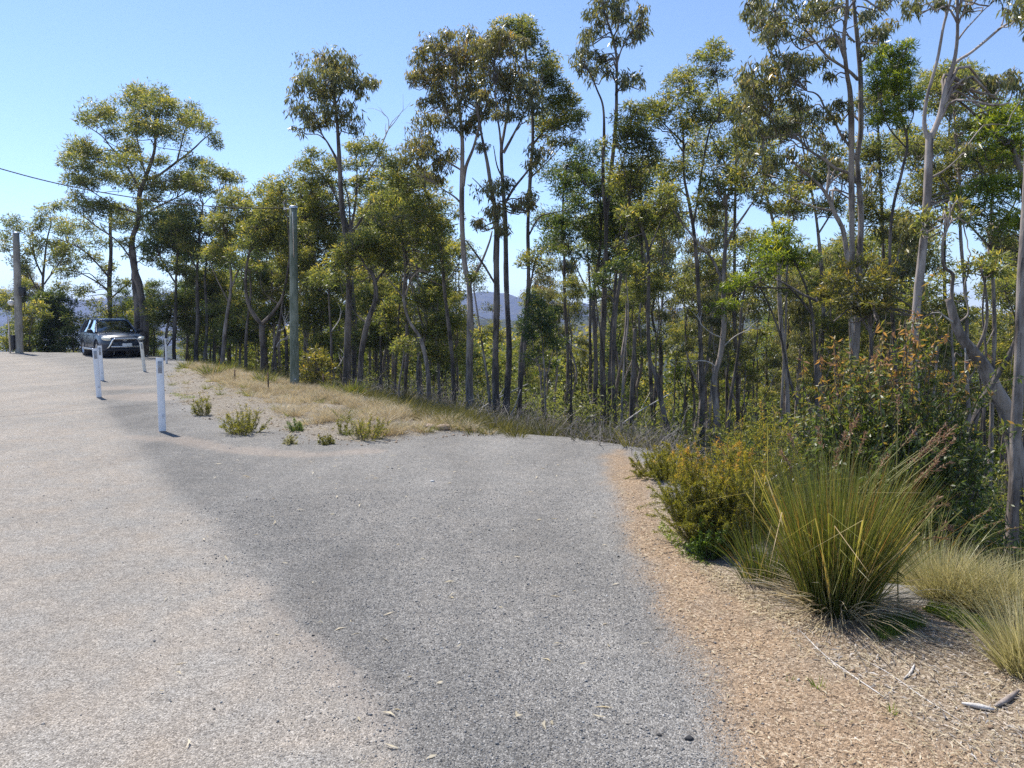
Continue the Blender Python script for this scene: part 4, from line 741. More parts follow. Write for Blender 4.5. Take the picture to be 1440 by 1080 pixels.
def EL(ells, seed, Y_=20, br=(13, 20), dens=1.0):
    """leaf clumps spread through a few big crown lobes"""
    g = np.random.default_rng(seed); out = []
    for cx_, cy_, rx, ry in ells:
        n = int(dens * (1.7 if Y_ < 23 else 2.3) * rx * ry / (16 * 9.5))
        for k in range(n):
            a = g.uniform(0, 6.283); q = math.sqrt(g.random()) * (1 - .12 * g.random()); b = g.uniform(*br); out.append((cx_ + math.cos(a) * q * rx, cy_ + math.sin(a) * q * ry, b, b * g.uniform(.5, .68)))
    return out
BK = 'crowded middle distance gums'
for k, (lab, Y, bark, lf, st, el) in enumerate([
    ('round headed gum filling the sky left of the huge spreading gum', 20, 'bark_grey', 'olive', [([(1150, 640), (1152, 540), (1158, 420), (1150, 330), (1140, 260), (1125, 190)], 8, 2), ([(1150, 330), (1180, 280), (1186, 250)], 3, 1), ([(1142, 270), (1105, 240), (1095, 215)], 3, 1)], [(1152, 235, 36, 28), (1112, 170, 32, 28), (1170, 292, 28, 18)]),
    ('leafy gum directly behind the double trunk of the huge spreading gum', 20.5, 'bark_dark', 'olive', [([(1238, 640), (1240, 500), (1244, 400), (1240, 300), (1236, 200), (1230, 130)], 8, 2), ([(1240, 310), (1215, 270), (1208, 250)], 3, 1)], [(1230, 150, 26, 30), (1236, 225, 28, 30), (1222, 300, 38, 22)]),
    ('wide crowned gum behind the bright yellow green right edge tree', 19, 'bark_grey', 'olive', [([(1392, 660), (1396, 540), (1398, 420), (1392, 330), (1396, 260)], 8, 2.5), ([(1394, 350), (1350, 300), (1335, 270)], 3.5, 1), ([(1395, 330), (1425, 290), (1436, 250)], 3, 1)], [(1405, 225, 44, 34), (1336, 262, 38, 26), (1425, 330, 34, 28)]),
    ('pale olive gum whose layered top shows through the V forked gum', 18, 'bark_grey', 'olive', [([(1362, 640), (1360, 500), (1356, 400), (1350, 300), (1346, 220), (1342, 150)], 7, 2), ([(1350, 290), (1310, 230), (1292, 205)], 2.6, 1), ([(1348, 240), (1380, 195), (1392, 175)], 2.6, 1)], [(1336, 120, 50, 20), (1366, 165, 44, 24), (1290, 205, 36, 20), (1345, 230, 44, 22), (1300, 270, 34, 18)]),
    ('yellowish gum behind the straight slender tree', 22, 'bark_dark', 'olive', [([(1040, 640), (1036, 520), (1032, 400), (1034, 300), (1034, 200), (1030, 140)], 7, 2), ([(1034, 260), (1010, 210), (1000, 190)], 2.6, 1)], [(1032, 150, 34, 34), (1010, 205, 34, 26), (1050, 190, 26, 20)]),
    ('leafy gum behind the round yellow green crown', 21, 'bark_dark', 'olive', [([(918, 620), (914, 500), (906, 400), (902, 320), (900, 250)], 7, 2), ([(904, 330), (930, 290), (938, 265)], 2.6, 1)], [(902, 255, 40, 34), (930, 310, 34, 28), (868, 310, 28, 24)]),
    ('dusky gum behind the top of the dense dark tree', 22, 'bark_dark', 'dark', [([(800, 610), (798, 500), (794, 400), (792, 300), (795, 240)], 7, 2)], [(795, 255, 34, 26), (822, 225, 24, 20), (776, 320, 22, 22)]),
    ('bushy crowned gum in the gap left of the rusty gum', 22, 'bark_dark', 'olive', [([(570, 570), (572, 480), (570, 400), (566, 330), (562, 260)], 7, 2), ([(568, 340), (540, 300), (525, 280)], 2.6, 1), ([(568, 350), (600, 310), (612, 290)], 2.6, 1)], [(565, 260, 38, 28), (595, 310, 36, 30), (540, 310, 34, 26), (620, 350, 24, 26)]),
    ('bushy crowned gum directly behind the green pole', 28, 'bark_dark', 'olive', [([(428, 540), (430, 460), (432, 390), (430, 320), (424, 280)], 7, 2), ([(430, 350), (455, 330), (466, 318)], 2.6, 1)], [(425, 285, 34, 22), (452, 320, 32, 24), (415, 345, 30, 22), (445, 368, 34, 16)]),
    ('shadowy leaved gum under the right side of the big domed tree', 35, 'bark_dark', 'dark', [([(245, 506), (246, 450), (248, 390), (250, 330)], 7, 2), ([(248, 400), (230, 370), (222, 350)], 2.6, 1)], [(252, 315, 34, 20), (235, 345, 24, 14), (275, 350, 20, 14)]),
    ('low gum whose crown hides the ridge right of the parked car', 36, 'bark_grey', 'olive', [([(232, 506), (234, 470), (240, 440), (236, 420)], 5, 2), ([(236, 460), (255, 440), (262, 428)], 2.6, 1)], [(240, 425, 30, 16), (262, 448, 22, 14), (222, 452, 18, 12)]),
    ('low spreading gum hiding the ridge between leaning grey and forked trunks', 33, 'bark_grey', 'olive', [([(336, 522), (338, 490), (340, 455)], 5, 2)], [(338, 440, 34, 16), (318, 462, 22, 14), (352, 470, 24, 14)]),
    ('round low gum between the high yellowish crown and the leaning grey trunk', 36, 'bark_dark', 'olive', [([(300, 512), (301, 470), (300, 420), (298, 380)], 5, 2)], [(298, 400, 28, 26), (306, 440, 24, 18), (290, 460, 18, 14)]),
    ('mid height gum behind the Y forked trunk', 31, 'bark_grey', 'olive', [([(388, 530), (386, 480), (384, 430), (382, 380)], 5, 2)], [(380, 400, 30, 22), (396, 440, 24, 18), (372, 450, 22, 18)]),
    ('mid height gum between the green pole and the tall straight gum', 26, 'bark_dark', 'olive', [([(448, 545), (450, 490), (452, 430), (450, 380)], 5, 2)], [(448, 405, 26, 24), (464, 440, 22, 20), (438, 450, 22, 18), (456, 480, 20, 14)]),
    ('dim leafy gum low behind the crooked leaning trunk', 25, 'bark_dark', 'olive', [([(535, 560), (536, 500), (534, 450), (536, 410)], 5, 2)], [(536, 425, 30, 24), (552, 465, 26, 20), (520, 475, 22, 18)]),
    ('low leafy gum left of the rusty gum trunk', 24, 'bark_grey', 'olive', [([(618, 570), (616, 510), (614, 460), (616, 420)], 5, 2)], [(612, 420, 26, 22), (630, 455, 20, 20), (600, 468, 22, 20), (622, 500, 20, 16)]),
    ]):
    hero(GT, lab, Y, bark, lf, st, EL(el, 700 + k, Y), 'tree', BK, seed=40 + k, dens=.64)

# --- the rest of the wood: copies of a few kinds, each a tree of its own
def proto(name, label, H, leaf, bark, group, seed, crown0=.45, lean=.06, n_cl=26, rad=1.5, size=1.9, fork=False):
    g = np.random.default_rng(seed); wood, lv = MB(), MB()
    P = [np.array([0, 0, -.6])] + [np.array([lean * H * t * g.uniform(.2, 1.2), lean * H * t * g.uniform(-.6, .9), H * t]) for t in (.2, .4, .6, .8, .95)]
    L, r = stem_tube(wood, P, (.0085 * H + .012), .018, g, 7, True); tg = unit(np.gradient(L, axis=0)); SP, SR, ST = [L], [r], [tg]
    if fork:
        j = len(L) // 3; e = L[j] + np.array([g.uniform(-.2, .2) * H, g.uniform(-.2, .2) * H, .5 * H])
        L2, r2 = stem_tube(wood, [L[j], L[j] * .6 + e * .4 + g.normal(size=3) * .2, e], r[j] * .7, .015, g, 6); SP.append(L2); SR.append(r2); ST.append(unit(np.gradient(L2, axis=0)))
    SP, SR, ST = map(np.concatenate, (SP, SR, ST))
    for k in range(n_cl):
        t = crown0 + (1 - crown0) * g.random() ** .8
        rr_ = rad * (.35 + .75 * math.sin(math.pi * min(1, (t - crown0) / (1.04 - crown0) * .8 + .22)))
        a = g.uniform(0, 6.283); c = np.array([lean * H * t * .6 + math.cos(a) * rr_ * g.uniform(.2, 1), math.sin(a) * rr_ * g.uniform(.2, 1), H * t * 1.02])
        dist = np.linalg.norm(c - SP, axis=1); j = int(np.argmin(dist + 2.2 * np.maximum(0, SP[:, 2] - (c[2] - .4 * dist))))
        ax = np.array([1, .95, .55]) * g.uniform(.42, .72); st = c - np.array([0, 0, ax[2] * .4])
        limb(wood, SP[j], ST[j], st, max(min(SR[j] * .6, .01 + .013 * dist[j]), .012), .012, g, 4)
        fill_clump(lv, wood, c, ax, int(165 * ax[0] * ax[0] / .3), leaf, size, st, g, .012)
    o = empty(name, label, 'tree', (0, 0, 0), group)
    wood.build('trunk', M[bark], o, True); lv.build('crown', M[leaf], o, False, None, True)
    return o, H
PROTOS = [
    proto('forest_tree', 'slender olive crowned tree further back in the wood', 11, 'olive', 'bark_dark', 'olive crowned trees further back in the wood', 11),
    proto('forest_tree', 'pale barked tree with loose drooping crown further back in the wood', 12, 'gum', 'bark_pale', 'pale barked trees further back in the wood', 12, .5, .05, 24, 1.4),
    proto('forest_tree', 'dark leafed bushy tree further back in the wood', 8, 'dark', 'bark_dark', 'dark leafed trees further back in the wood', 13, .25, .04, 30, 1.4),
    proto('forest_tree', 'yellow tipped spreading tree further back in the wood', 10, 'olive', 'bark_grey', 'yellow tipped trees further back in the wood', 14, .4, .09, 28, 1.9, 1.9, True),
    proto('forest_tree', 'rust tinged drooping tree further back in the wood', 12, 'red', 'bark_grey', 'rust tinged trees further back in the wood', 15, .5, .06, 26, 1.5),
    proto('forest_tree', 'light green feathery tree further back in the wood', 7, 'bright', 'bark_dark', 'light green feathery trees further back in the wood', 16, .3, .08, 24, 1.3, 1.7, True),
    proto('forest_tree', 'thin bare stemmed tree with a small top tuft in the wood', 11, 'olive', 'bark_dark', 'bare stemmed trees further back in the wood', 17, .78, .05, 10, .9),
    proto('forest_tree', 'crooked bare stemmed tree with a thin olive top in the wood', 10, 'olive', 'bark_grey', 'crooked bare stemmed trees further back in the wood', 18, .7, .12, 11, 1.0, 1.9, True),
]
used = [False] * len(PROTOS)
def place(k, x, y, H, g):
    o, H0 = PROTOS[k]; s = H / H0; z = h1(x, y)
    if used[k]:
        c = o.copy(); COL.objects.link(c)
        for ch in [q for q in bpy.data.objects if q.parent == o]:
            d = ch.copy(); d.parent = c; COL.objects.link(d)
        o = c
    used[k] = True
    w = s * g.uniform(.85, 1.15)
    o.location = (x, y, z); o.rotation_euler = (0, 0, g.uniform(0, 6.28)); o.scale = (w, w, s)
    return o
g = np.random.default_rng(5)
TOPX = [-300, 0, 30, 90, 130, 220, 260, 330, 400, 450, 540, 600, 640, 655, 720, 765, 800, 860, 930, 1000, 1100, 1250, 1440, 1900]
TOPY = [330, 330, 350, 410, 415, 390, 350, 300, 275, 285, 245, 265, 330, 422, 428, 370, 285, 262, 262, 300, 325, 320, 310, 300]
placed = []; cnt = 0
for t in range(4000):
    if cnt >= 288: break
    px = g.uniform(-150, 1640) if g.random() < .65 else g.uniform(700, 1640)
    Y = 16 + 42 * g.random() ** 1.1
    if px < 330 and Y < 38: Y = g.uniform(40, 64)
    if px < 150 and g.random() < .3: continue
    if t % 3 == 0: px, Y = g.uniform(150, 660), g.uniform(30, 60)
    if px < 330: Y = max(Y, 40 + 8 * g.random())
    if 330 <= px < 480 and Y < 24: continue
    x = (px - CX) / F * Y
    if float(sdist(PLATEAU, np.array([x]), np.array([Y]))[0]) < 2.5: continue
    if any((x - a) ** 2 + (Y - b) ** 2 < (.55 + .012 * Y) ** 2 for a, b in placed): continue
    zg = h1(x, Y); top = np.interp(px, TOPX, TOPY) + abs(g.normal()) * 75
    if g.random() < .42: top = max(top, g.uniform(390, 500))
    H = at(px, top, Y)[2] - zg
    if H < 3.0: continue
    if H > 16: H = g.uniform(11, 16)
    if Y < 34 and px > 640 or Y < 28: k = int(g.choice([6, 6, 7, 6, 1, 7]))
    elif H < 6: k = int(g.choice([2, 5, 2, 5, 3]))
    else: k = int(g.choice([0, 0, 1, 3, 4, 6, 6, 2, 5], p=[.17, .12, .09, .17, .09, .12, .09, .09, .06]))
    place(k, x, Y, H, g); placed.append((x, Y)); cnt += 1
print('forest trees', cnt)
# ---------------------------------------------------------------- guide posts
M['post'] = plain('white_post_plastic', (.78, .79, .82), .45, noise=.05, scale=14)
M['postcream'] = plain('weathered_white_post', (.76, .72, .64), .5, noise=.07, scale=14)
M['reflector'] = plain('grey_reflector', (.24, .25, .28), .2, noise=.1, scale=60, spec=.8)
M['mark'] = plain('faint_grey_print', (.58, .60, .66), .5)
M['dustmark'] = plain('soil_splash', (.42, .36, .30), .9, noise=.3, scale=60)
M['soil'] = plain('earth_collar', (.20, .15, .11), .95, noise=.3, scale=40)
def guidepost(label, px, py, toppy, w=.10, tilt=0.0, mat='post', yaw=0.0, refl=(.15, .05), tip=0.0):
    b = gpt(px, py); H = at(px, toppy, b[1])[2] - b[2]
    yaw += math.atan2(-b[0], b[1])
    o = empty('guide_post', label, 'guide post', b, 'white guide posts along the shoulder', yaw); o.rotation_euler = (tip, tilt, yaw)
    m = MB(); t = .011
    # a slightly dished flat flexible post with rounded top corners
    n = 7; xs = np.linspace(-w / 2, w / 2, n); dish = -.014 * (1 - (xs / (w / 2)) ** 2)
    hs = [(-.2, 1), (0, 1), (.35 * H, 1), (.7 * H, 1), (H - .012, 1), (H - .003, .93), (H, .86)]
    V = []
    for h, s in hs:
        for x, d in zip(xs, dish): V.append((x * s, d - t / 2, h))
        for x, d in zip(xs[::-1], dish[::-1]): V.append((x * s, d + t / 2, h))
    r = 2 * n; Q = [[i * r + k, i * r + (k + 1) % r, (i + 1) * r + (k + 1) % r, (i + 1) * r + k] for i in range(len(hs) - 1) for k in range(r)]
    e = (len(hs) - 1) * r; Q += [[e + k, e + k + 1, e + r - 2 - k, e + r - 1 - k] for k in range(n - 1)]
    m.add(V, Q); m.build('post_body', M[mat], o)
    f = MB(); f.box((0, -.0245, H - .05 - refl[0] / 2), (refl[1], .006, refl[0]), bevel=.002); f.build('reflector', M['reflector'], o)
    f = MB(); f.box((.012, -.021, H * .22), (.03, .004, .05), bevel=.001); f.build('print_mark', M['mark'], o)
    s = MB(); s.lathe((0, 0, -.01), (0, 0, 1), [(w * .85, 0), (w * .62, .012), (w * .4, .018), (.001, .02)], 14); s.build('earth_collar', M['soil'], o, True)
    return o
guidepost('nearest and tallest looking white guide post on the gravel shoulder', 228.5, 607, 503, .098, yaw=.04, refl=(.17, .052))
guidepost('white guide post standing left of the car, at the road edge', 139.5, 559, 490, .10, tilt=-.035, yaw=-.1, refl=(.16, .055))
guidepost('white guide post just behind the one at the road edge, below the car door', 144, 536, 486, .10, tilt=-.03, yaw=-.3, refl=(.2, .05))
guidepost('cream tinted guide post tilted to the left before the car headlight', 203.5, 523, 481, .10, tilt=-.07, mat='postcream', yaw=.1, refl=(.16, .04))
guidepost('farthest white guide post, on the grass crest right of the car', 234.5, 511.5, 476, .085, yaw=.5, refl=(.16, .03))

# ---------------------------------------------------------------- wooden poles and their wires
def polemat(name, a, b, c):
    return barkmat(name, a, b, c, 14, .5)
M['pole_green'] = polemat('treated_green_pole', (.07, .085, .06), (.155, .18, .135), (.27, .29, .235))
M['pole_grey'] = polemat('weathered_grey_pole', (.17, .155, .13), (.31, .285, .245), (.43, .40, .35))
M['metal'] = plain('galvanised_metal', (.55, .56, .58), .4, .9, noise=.1, scale=20)
M['black'] = plain('black_plastic', (.015, .015, .017), .5, noise=.2)
M['wire'] = plain('dark_cable', (.02, .02, .022), .6)
M['porcelain'] = plain('pale_porcelain', (.72, .70, .66), .25, noise=.05)
def pole(label, px, py, toppx, toppy, Y, wpx, mat):
    b0 = at(px, py, Y); zg = h1(b0[0], Y); t0 = at(toppx, toppy, Y); r = wpx * Y / F / 2
    o = empty('utility_pole', label, 'utility pole', (b0[0], Y, zg))
    m = MB(); n = 9; P = [np.array([b0[0], Y, zg - .3]) * (1 - q) + t0 * q for q in np.linspace(0, 1, n)]
    rad = [r * 1.12 - r * .24 * q for q in np.linspace(0, 1, n)]
    m.tube(P, rad, 18, .5, True); m.build('shaft', M[mat], o, True, (b0[0], Y, zg))
    c = MB(); c.lathe(t0 - np.array([0, 0, .05]), (0, 0, 1), [(rad[-1] + .008, 0), (rad[-1] + .01, .045), (rad[-1] * .8, .06), (.001, .066)], 18); c.build('metal_cap', M['metal'], o, True, (b0[0], Y, zg))
    return o, t0, r, (b0[0], Y, zg)
po, pt, pr, pl = pole('green tinted wooden pole standing in the dry grass at the top of the bank', 414, 543, 412.5, 290, 18.0, 11.5, 'pole_green')
c = MB(); hook = pt + np.array([-pr - .03, -.02, -.06]); c.tube([pt + np.array([-pr * .5, 0, -.06]), hook, hook + np.array([-.05, 0, .0])], .014, 8); c.lathe(hook + np.array([-.07, 0, -.03]), (0, 0, 1), [(.001, 0), (.03, .004), (.034, .03), (.02, .045), (.03, .06), (.001, .068)], 12)
c.build('insulator', M['porcelain'], po, True, pl)
c = MB(); c.tube([pt + np.array([.01, -pr * .98, -.15]), pt + np.array([.012, -pr * 1.02, -1.2])], .012, 6); c.build('cable_cover', M['metal'], po, True, pl)
c = MB(); q0 = at(417, 533, 18.0); c.lathe((q0[0], 18.0 - pr * 1.03, q0[2]), (0, -1, 0), [(.001, -.01), (.02, -.01), (.02, .004), (.001, .006)], 10); c.build('pole_tag', M['metal'], po, False, pl)
# service wire coming in from beyond the left edge of the view
wp = [at(-560, 60, 12.0), at(-300, 140, 13.2), at(-130, 197, 14.0), at(0, 237, 14.8), at(85, 259, 15.5), at(170, 275, 16.2), at(250, 286, 16.8), at(330, 292, 17.4)]
wp.append(hook + np.array([-.07, 0, .01]))
m = MB(); L = smooth_line(wp, 6); m.tube(L, .011, 6); o = m.build('overhead_wire', M['wire'], None, True); tag(o, 'black overhead wire sagging in from the left to the green pole', 'wire')
po, pt, pr, pl = pole('bleached grey wooden pole at the far left of the road', 27, 495.5, 22.5, 327, 36.0, 9.3, 'pole_grey')
c = MB(); q = at(33, 410, 36.0); c.box((q[0] + .03, q[1] - .12, q[2]), (.26, .2, .42), bevel=.03); c.tube([(q[0] + .05, q[1] - .1, q[2] - .2), (q[0] + .08, q[1] - .1, q[2] - .9)], .02, 6); c.build('junction_box', M['black'], po, False, pl)
c = MB(); q = at(17.5, 426, 36.0); c.lathe((q[0], q[1] - .1, q[2]), (0, 0, 1), [(.001, -.14), (.10, -.10), (.15, 0), (.12, .09), (.05, .13), (.001, .14)], 14); c.build('lamp_globe', M['porcelain'], po, True, pl)
c = MB(); c.tube([(q[0], q[1] - .1, q[2] + .1), (q[0] + .02, q[1] - .1, q[2] + .25), (q[0] + .25, q[1], q[2] + .28)], .02, 6); c.build('lamp_arm', M['metal'], po, True, pl)
c = MB(); q = at(22.5, 481, 36.0); c.box((q[0] - .02, q[1] - .18, q[2]), (.15, .15, .7), bevel=.02); c.build('meter_box', M['black'], po, False, pl)
c = MB(); q = at(17.5, 470, 36.0); c.tube([(q[0] - .05, q[1] - .15, q[2] + .9), (q[0] - .05, q[1] - .16, q[2] - 1.0)], .035, 8); c.build('conduit', M['metal'], po, True, pl)
for k, (yy, dz) in enumerate(((329, -9), (332, 4))):
    m = MB(); a = at(19.5, yy, 36.0); L = smooth_line([at(-160, yy + dz - 8, 33.0), at(-60, yy + dz + 4, 34.4), at(0, yy + dz + 3, 35.4), a + np.array([0, -.12, -.1])], 5); m.tube(L, .014, 5)
    tag(m.build('overhead_wire', M['wire'], None, True), ['upper thin wire leaving the top of the grey left pole', 'lower thin wire leaving the top of the grey left pole'][k], 'wire', 'thin wires on the grey left pole')
for lab, px, py, ty in (('rusty stake in the dry grass, nearest the green pole', 377.5, 551, 524), ('rusty stake at the left end of the dry grass', 330.5, 536, 520), ('short dark stake in the grass right of the green pole', 455, 552, 526)):
    b = gpt(px, py); H = at(px, ty, b[1])[2] - b[2]; m = MB(); m.box((b[0], b[1], b[2] + H / 2 - .1), (.03, .006, H + .2)); m.box((b[0], b[1] + .013, b[2] + H / 2 - .1), (.006, .025, H + .2))
    tag(m.build('stake', plain('rusted_steel', (.09, .055, .04), .8, .3, noise=.3, scale=30)), lab, 'stake', 'steel stakes in the dry grass')

# ---------------------------------------------------------------- the car
def carpaint():
    m, nt, out = newmat('slate_blue_car_paint')
    n = nd(nt, 'TexNoise', {'Vector': nd(nt, 'TexCoord').outputs['Object'], 'Scale': 3.0, 'Detail': 5.0})
    c = ramp(nt, n.outputs['Fac'], [(.3, (.015, .029, .058)), (.7, (.022, .039, .072))])
    p = nd(nt, 'BsdfPrincipled', {'Base Color': c, 'Roughness': .32, 'Metallic': .1, 'Coat Weight': .3, 'Coat Roughness': .08}); nt.links.new(p.outputs[0], out.inputs[0]); return m
M['paint'] = carpaint()
def glassmat(name, tint, tr):
    m, nt, out = newmat(name)
    a = nd(nt, 'BsdfTransparent', {'Color': (*tint, 1)}); b = nd(nt, 'BsdfGlossy', {'Color': (.9, .95, 1, 1), 'Roughness': .03})
    f = nd(nt, 'Fresnel', {'IOR': 1.7}); s = nd(nt, 'MixShader', {0: mth(nt, 'ADD', mth(nt, 'MULTIPLY', f.outputs[0], .9), tr, True)}); nt.links.new(a.outputs[0], s.inputs[1]); nt.links.new(b.outputs[0], s.inputs[2]); nt.links.new(s.outputs[0], out.inputs[0]); return m
M['glass'] = glassmat('car_glass', (.26, .31, .32), .15)
M['tyre'] = plain('tyre_rubber', (.018, .018, .02), .8, noise=.2); M['alloy'] = plain('alloy_rim', (.50, .51, .53), .3, .85); M['chrome'] = plain('polished_bar', (.80, .81, .82), .18, 1.0, noise=.04)
M['trim'] = plain('black_trim', (.022, .023, .026), .55); M['plate'] = plain('number_plate', (.72, .74, .76), .5, noise=.06, scale=30); M['seat'] = plain('dark_seat_cloth', (.05, .05, .055), .9)
M['lens'] = plain('headlamp_lens', (.92, .87, .72), .12, 0, .8, noise=.1, scale=30, coat=.8)
M['amber'] = plain('amber_lens', (.7, .28, .05), .2)
cb = gpt(168, 507.0); CY_ = 33.4; cx = (at(158, 500, CY_))[0]; cz = h1(cx, CY_)
CAR_R = R(41.0)
car = empty('parked_car', 'dark slate blue four wheel drive wagon with a silver nudge bar, facing down the road', 'car', (cx, CY_, cz), None, CAR_R)
def loft(secs, close=True):
    """secs: list of (y, [(x,z) half profile from bottom centre to top centre])"""
    V = []; n = len(secs[0][1])
    for y, pr in secs:
        V += [(x, y, z) for x, z in pr] + [(-x, y, z) for x, z in pr[-2:0:-1]]
    r = 2 * n - 2
    Q = [[i * r + k, i * r + (k + 1) % r, (i + 1) * r + (k + 1) % r, (i + 1) * r + k] for i in range(len(secs) - 1) for k in range(r)]
    T = []
    for e, c in ((0, 0), ((len(secs) - 1) * r, 1)):
        for k in range(1, r - 1): T.append([e, e + k, e + k + 1] if c else [e, e + k + 1, e + k])
    return V, Q, T
def prof(w, zb, zt, cr=.02, bul=1.0):
    return [(0, zb), (w * .82, zb), (w * .95, zb + .06), (w, zb + .22), (w * (1.01 * bul), zb + (zt - zb) * .55), (w * .985, zt - .14), (w * .95, zt - .05), (w * .86, zt - .005), (0, zt + cr)]
m = MB(); V, Q, T = loft([(-2.20, prof(.60, .42, .74)), (-2.15, prof(.72, .34, .84)), (-2.05, prof(.81, .29, .90, .03)), (-1.85, prof(.87, .27, .955, .035)), (-1.45, prof(.90, .26, 1.0, .04)), (-.98, prof(.905, .26, 1.06, .03)),
                           (-.4, prof(.905, .26, 1.07, .0)), (.6, prof(.905, .26, 1.09, 0)), (1.4, prof(.90, .27, 1.11, 0)), (1.95, prof(.87, .31, 1.11, 0)), (2.15, prof(.80, .38, 1.05, 0)), (2.2, prof(.7, .45, .95, 0))])
m.add(V, Q, T); body = m.build('body', M['paint'], car, True)
bmx = bmesh.new(); bmx.from_mesh(body.data); bmesh.ops.recalc_face_normals(bmx, faces=bmx.faces); bmx.to_mesh(body.data); bmx.free()
AX = (-1.30, 1.28); WR = .36
cut = MB()
for y in AX:
    for s in (-1, 1): cut.lathe((s * .62, y, WR + .02), (s, 0, 0), [(.001, 0), (.425, 0), (.425, .5), (.001, .5)], 36)
co = cut.build('cutter', None, None); bmx = bmesh.new(); bmx.from_mesh(co.data); bmesh.ops.recalc_face_normals(bmx, faces=bmx.faces); bmesh.ops.remove_doubles(bmx, verts=bmx.verts, dist=.0015); bmx.to_mesh(co.data); bmx.free()
body.parent = None; md = body.modifiers.new('b', 'BOOLEAN'); md.object = co; md.operation = 'DIFFERENCE'; md.solver = 'EXACT'
bpy.context.view_layer.update(); dg = bpy.context.evaluated_depsgraph_get(); nm = bpy.data.meshes.new_from_object(body.evaluated_get(dg)); body.modifiers.clear(); body.data = nm
if not nm.materials: nm.materials.append(M['paint'])
bpy.data.objects.remove(co, do_unlink=True); body.parent = car
for f in nm.polygons: f.use_smooth = True
try: nm.set_sharp_from_angle(angle=R(38))
except Exception: pass
ar = MB()
for y in AX:
    for s in (-1, 1): ar.lathe((s * .36, y, WR + .02), (s, 0, 0), [(.42, 0), (.42, .50), (.40, .50), (.40, 0)], 30); ar.lathe((s * .34, y, WR + .02), (s, 0, 0), [(.001, 0), (.42, 0)], 30)
ar.build('wheel_arch_lining', M['trim'], car)
for y in AX:
    for s in (-1, 1):
        w = MB(); c_ = (s * .68, y, WR); w.lathe(c_, (s, 0, 0), [(.22, 0), (.33, 0), (WR, .04), (WR, .18), (.33, .215), (.235, .215), (.225, .17)], 32); wh = w.build('wheel', M['tyre'], car, True)
        rm = MB(); rm.lathe(c_, (s, 0, 0), [(.238, .16), (.238, .212), (.215, .205), (.20, .14), (.001, .12)], 28)
        for k in range(5):
            a = k * 2 * math.pi / 5; d = Vector((0, math.cos(a), math.sin(a))); rm.box(tuple(Vector(c_) + d * .125 + Vector((s * .178, 0, 0))), (.03, .05, .2), Matrix.Rotation(-a + math.pi / 2, 3, 'X'), .008)
        rm.lathe(c_, (s, 0, 0), [(.06, .12), (.06, .2), (.001, .205)], 16); rm.build('rim', M['alloy'], wh, True)
# cabin: roof, pillars, glass
RP = lambda w, z, t: [(0, z - t), (w * .86, z - t - .005), (w, z - t * .9), (w * .985, z - .03), (w * .90, z - .004), (0, z + .012)]
m = MB(); V, Q, T = loft([(-.30, RP(.60, 1.585, .03)), (-.2, RP(.625, 1.625, .05)), (.1, RP(.64, 1.665, .06)), (.7, RP(.645, 1.68, .06)), (1.3, RP(.635, 1.665, .06)), (1.75, RP(.61, 1.62, .05)), (1.88, RP(.58, 1.58, .03))]); m.add(V, Q, T)
m.build('roof', M['paint'], car, True)
for s in (-1, 1):
    r_ = MB(); r_.tube(smooth_line([(s * .55, .0, 1.675), (s * .55, .1, 1.72), (s * .55, 1.3, 1.715), (s * .55, 1.45, 1.66)], 4), .016, 8); r_.build('roof_rail', M['trim'], car, True)
def pil(name, a, b, w, d, mat='paint'):
    a, b = Vector(a), Vector(b)
    for s in (-1, 1):
        m = MB(); A, B = Vector((s * a.x, a.y, a.z)), Vector((s * b.x, b.y, b.z)); m.tube([A, (A + B) / 2 + Vector((s * .012, 0, .01)), B], [w, w * .95, w * .9], 8, .5, False); m.build(name, M[mat], car, True)
pil('front_pillar', (.80, -.98, 1.06), (.605, -.22, 1.60), .045, .04); pil('middle_pillar', (.84, .38, 1.06), (.625, .42, 1.62), .05, .05, 'trim'); pil('rear_pillar', (.83, 1.28, 1.09), (.62, 1.22, 1.62), .05, .05, 'trim'); pil('tail_pillar', (.80, 2.0, 1.08), (.585, 1.84, 1.59), .07, .05)
def quadglass(name, pts, n=6, bulge=.02, lab=None):
    a, b, c, d = [np.array(p, float) for p in pts]; V = []; nrm = unit(np.cross(b - a, d - a))
    for i in range(n + 1):
        for j in range(n + 1):
            u, v = i / n, j / n; V.append((a * (1 - u) + b * u) * (1 - v) + (d * (1 - u) + c * u) * v + nrm * bulge * 16 * u * (1 - u) * v * (1 - v))
    Q = [[i * (n + 1) + j, (i + 1) * (n + 1) + j, (i + 1) * (n + 1) + j + 1, i * (n + 1) + j + 1] for i in range(n) for j in range(n)]
    return mk(name, V, Q, None, M['glass'], car, None, True)
quadglass('windscreen', [(-.79, -.99, 1.065), (.79, -.99, 1.065), (.60, -.24, 1.60), (-.60, -.24, 1.60)], 10, .03)
quadglass('rear_window', [(.79, 2.03, 1.10), (-.79, 2.03, 1.10), (-.58, 1.86, 1.57), (.58, 1.86, 1.57)])
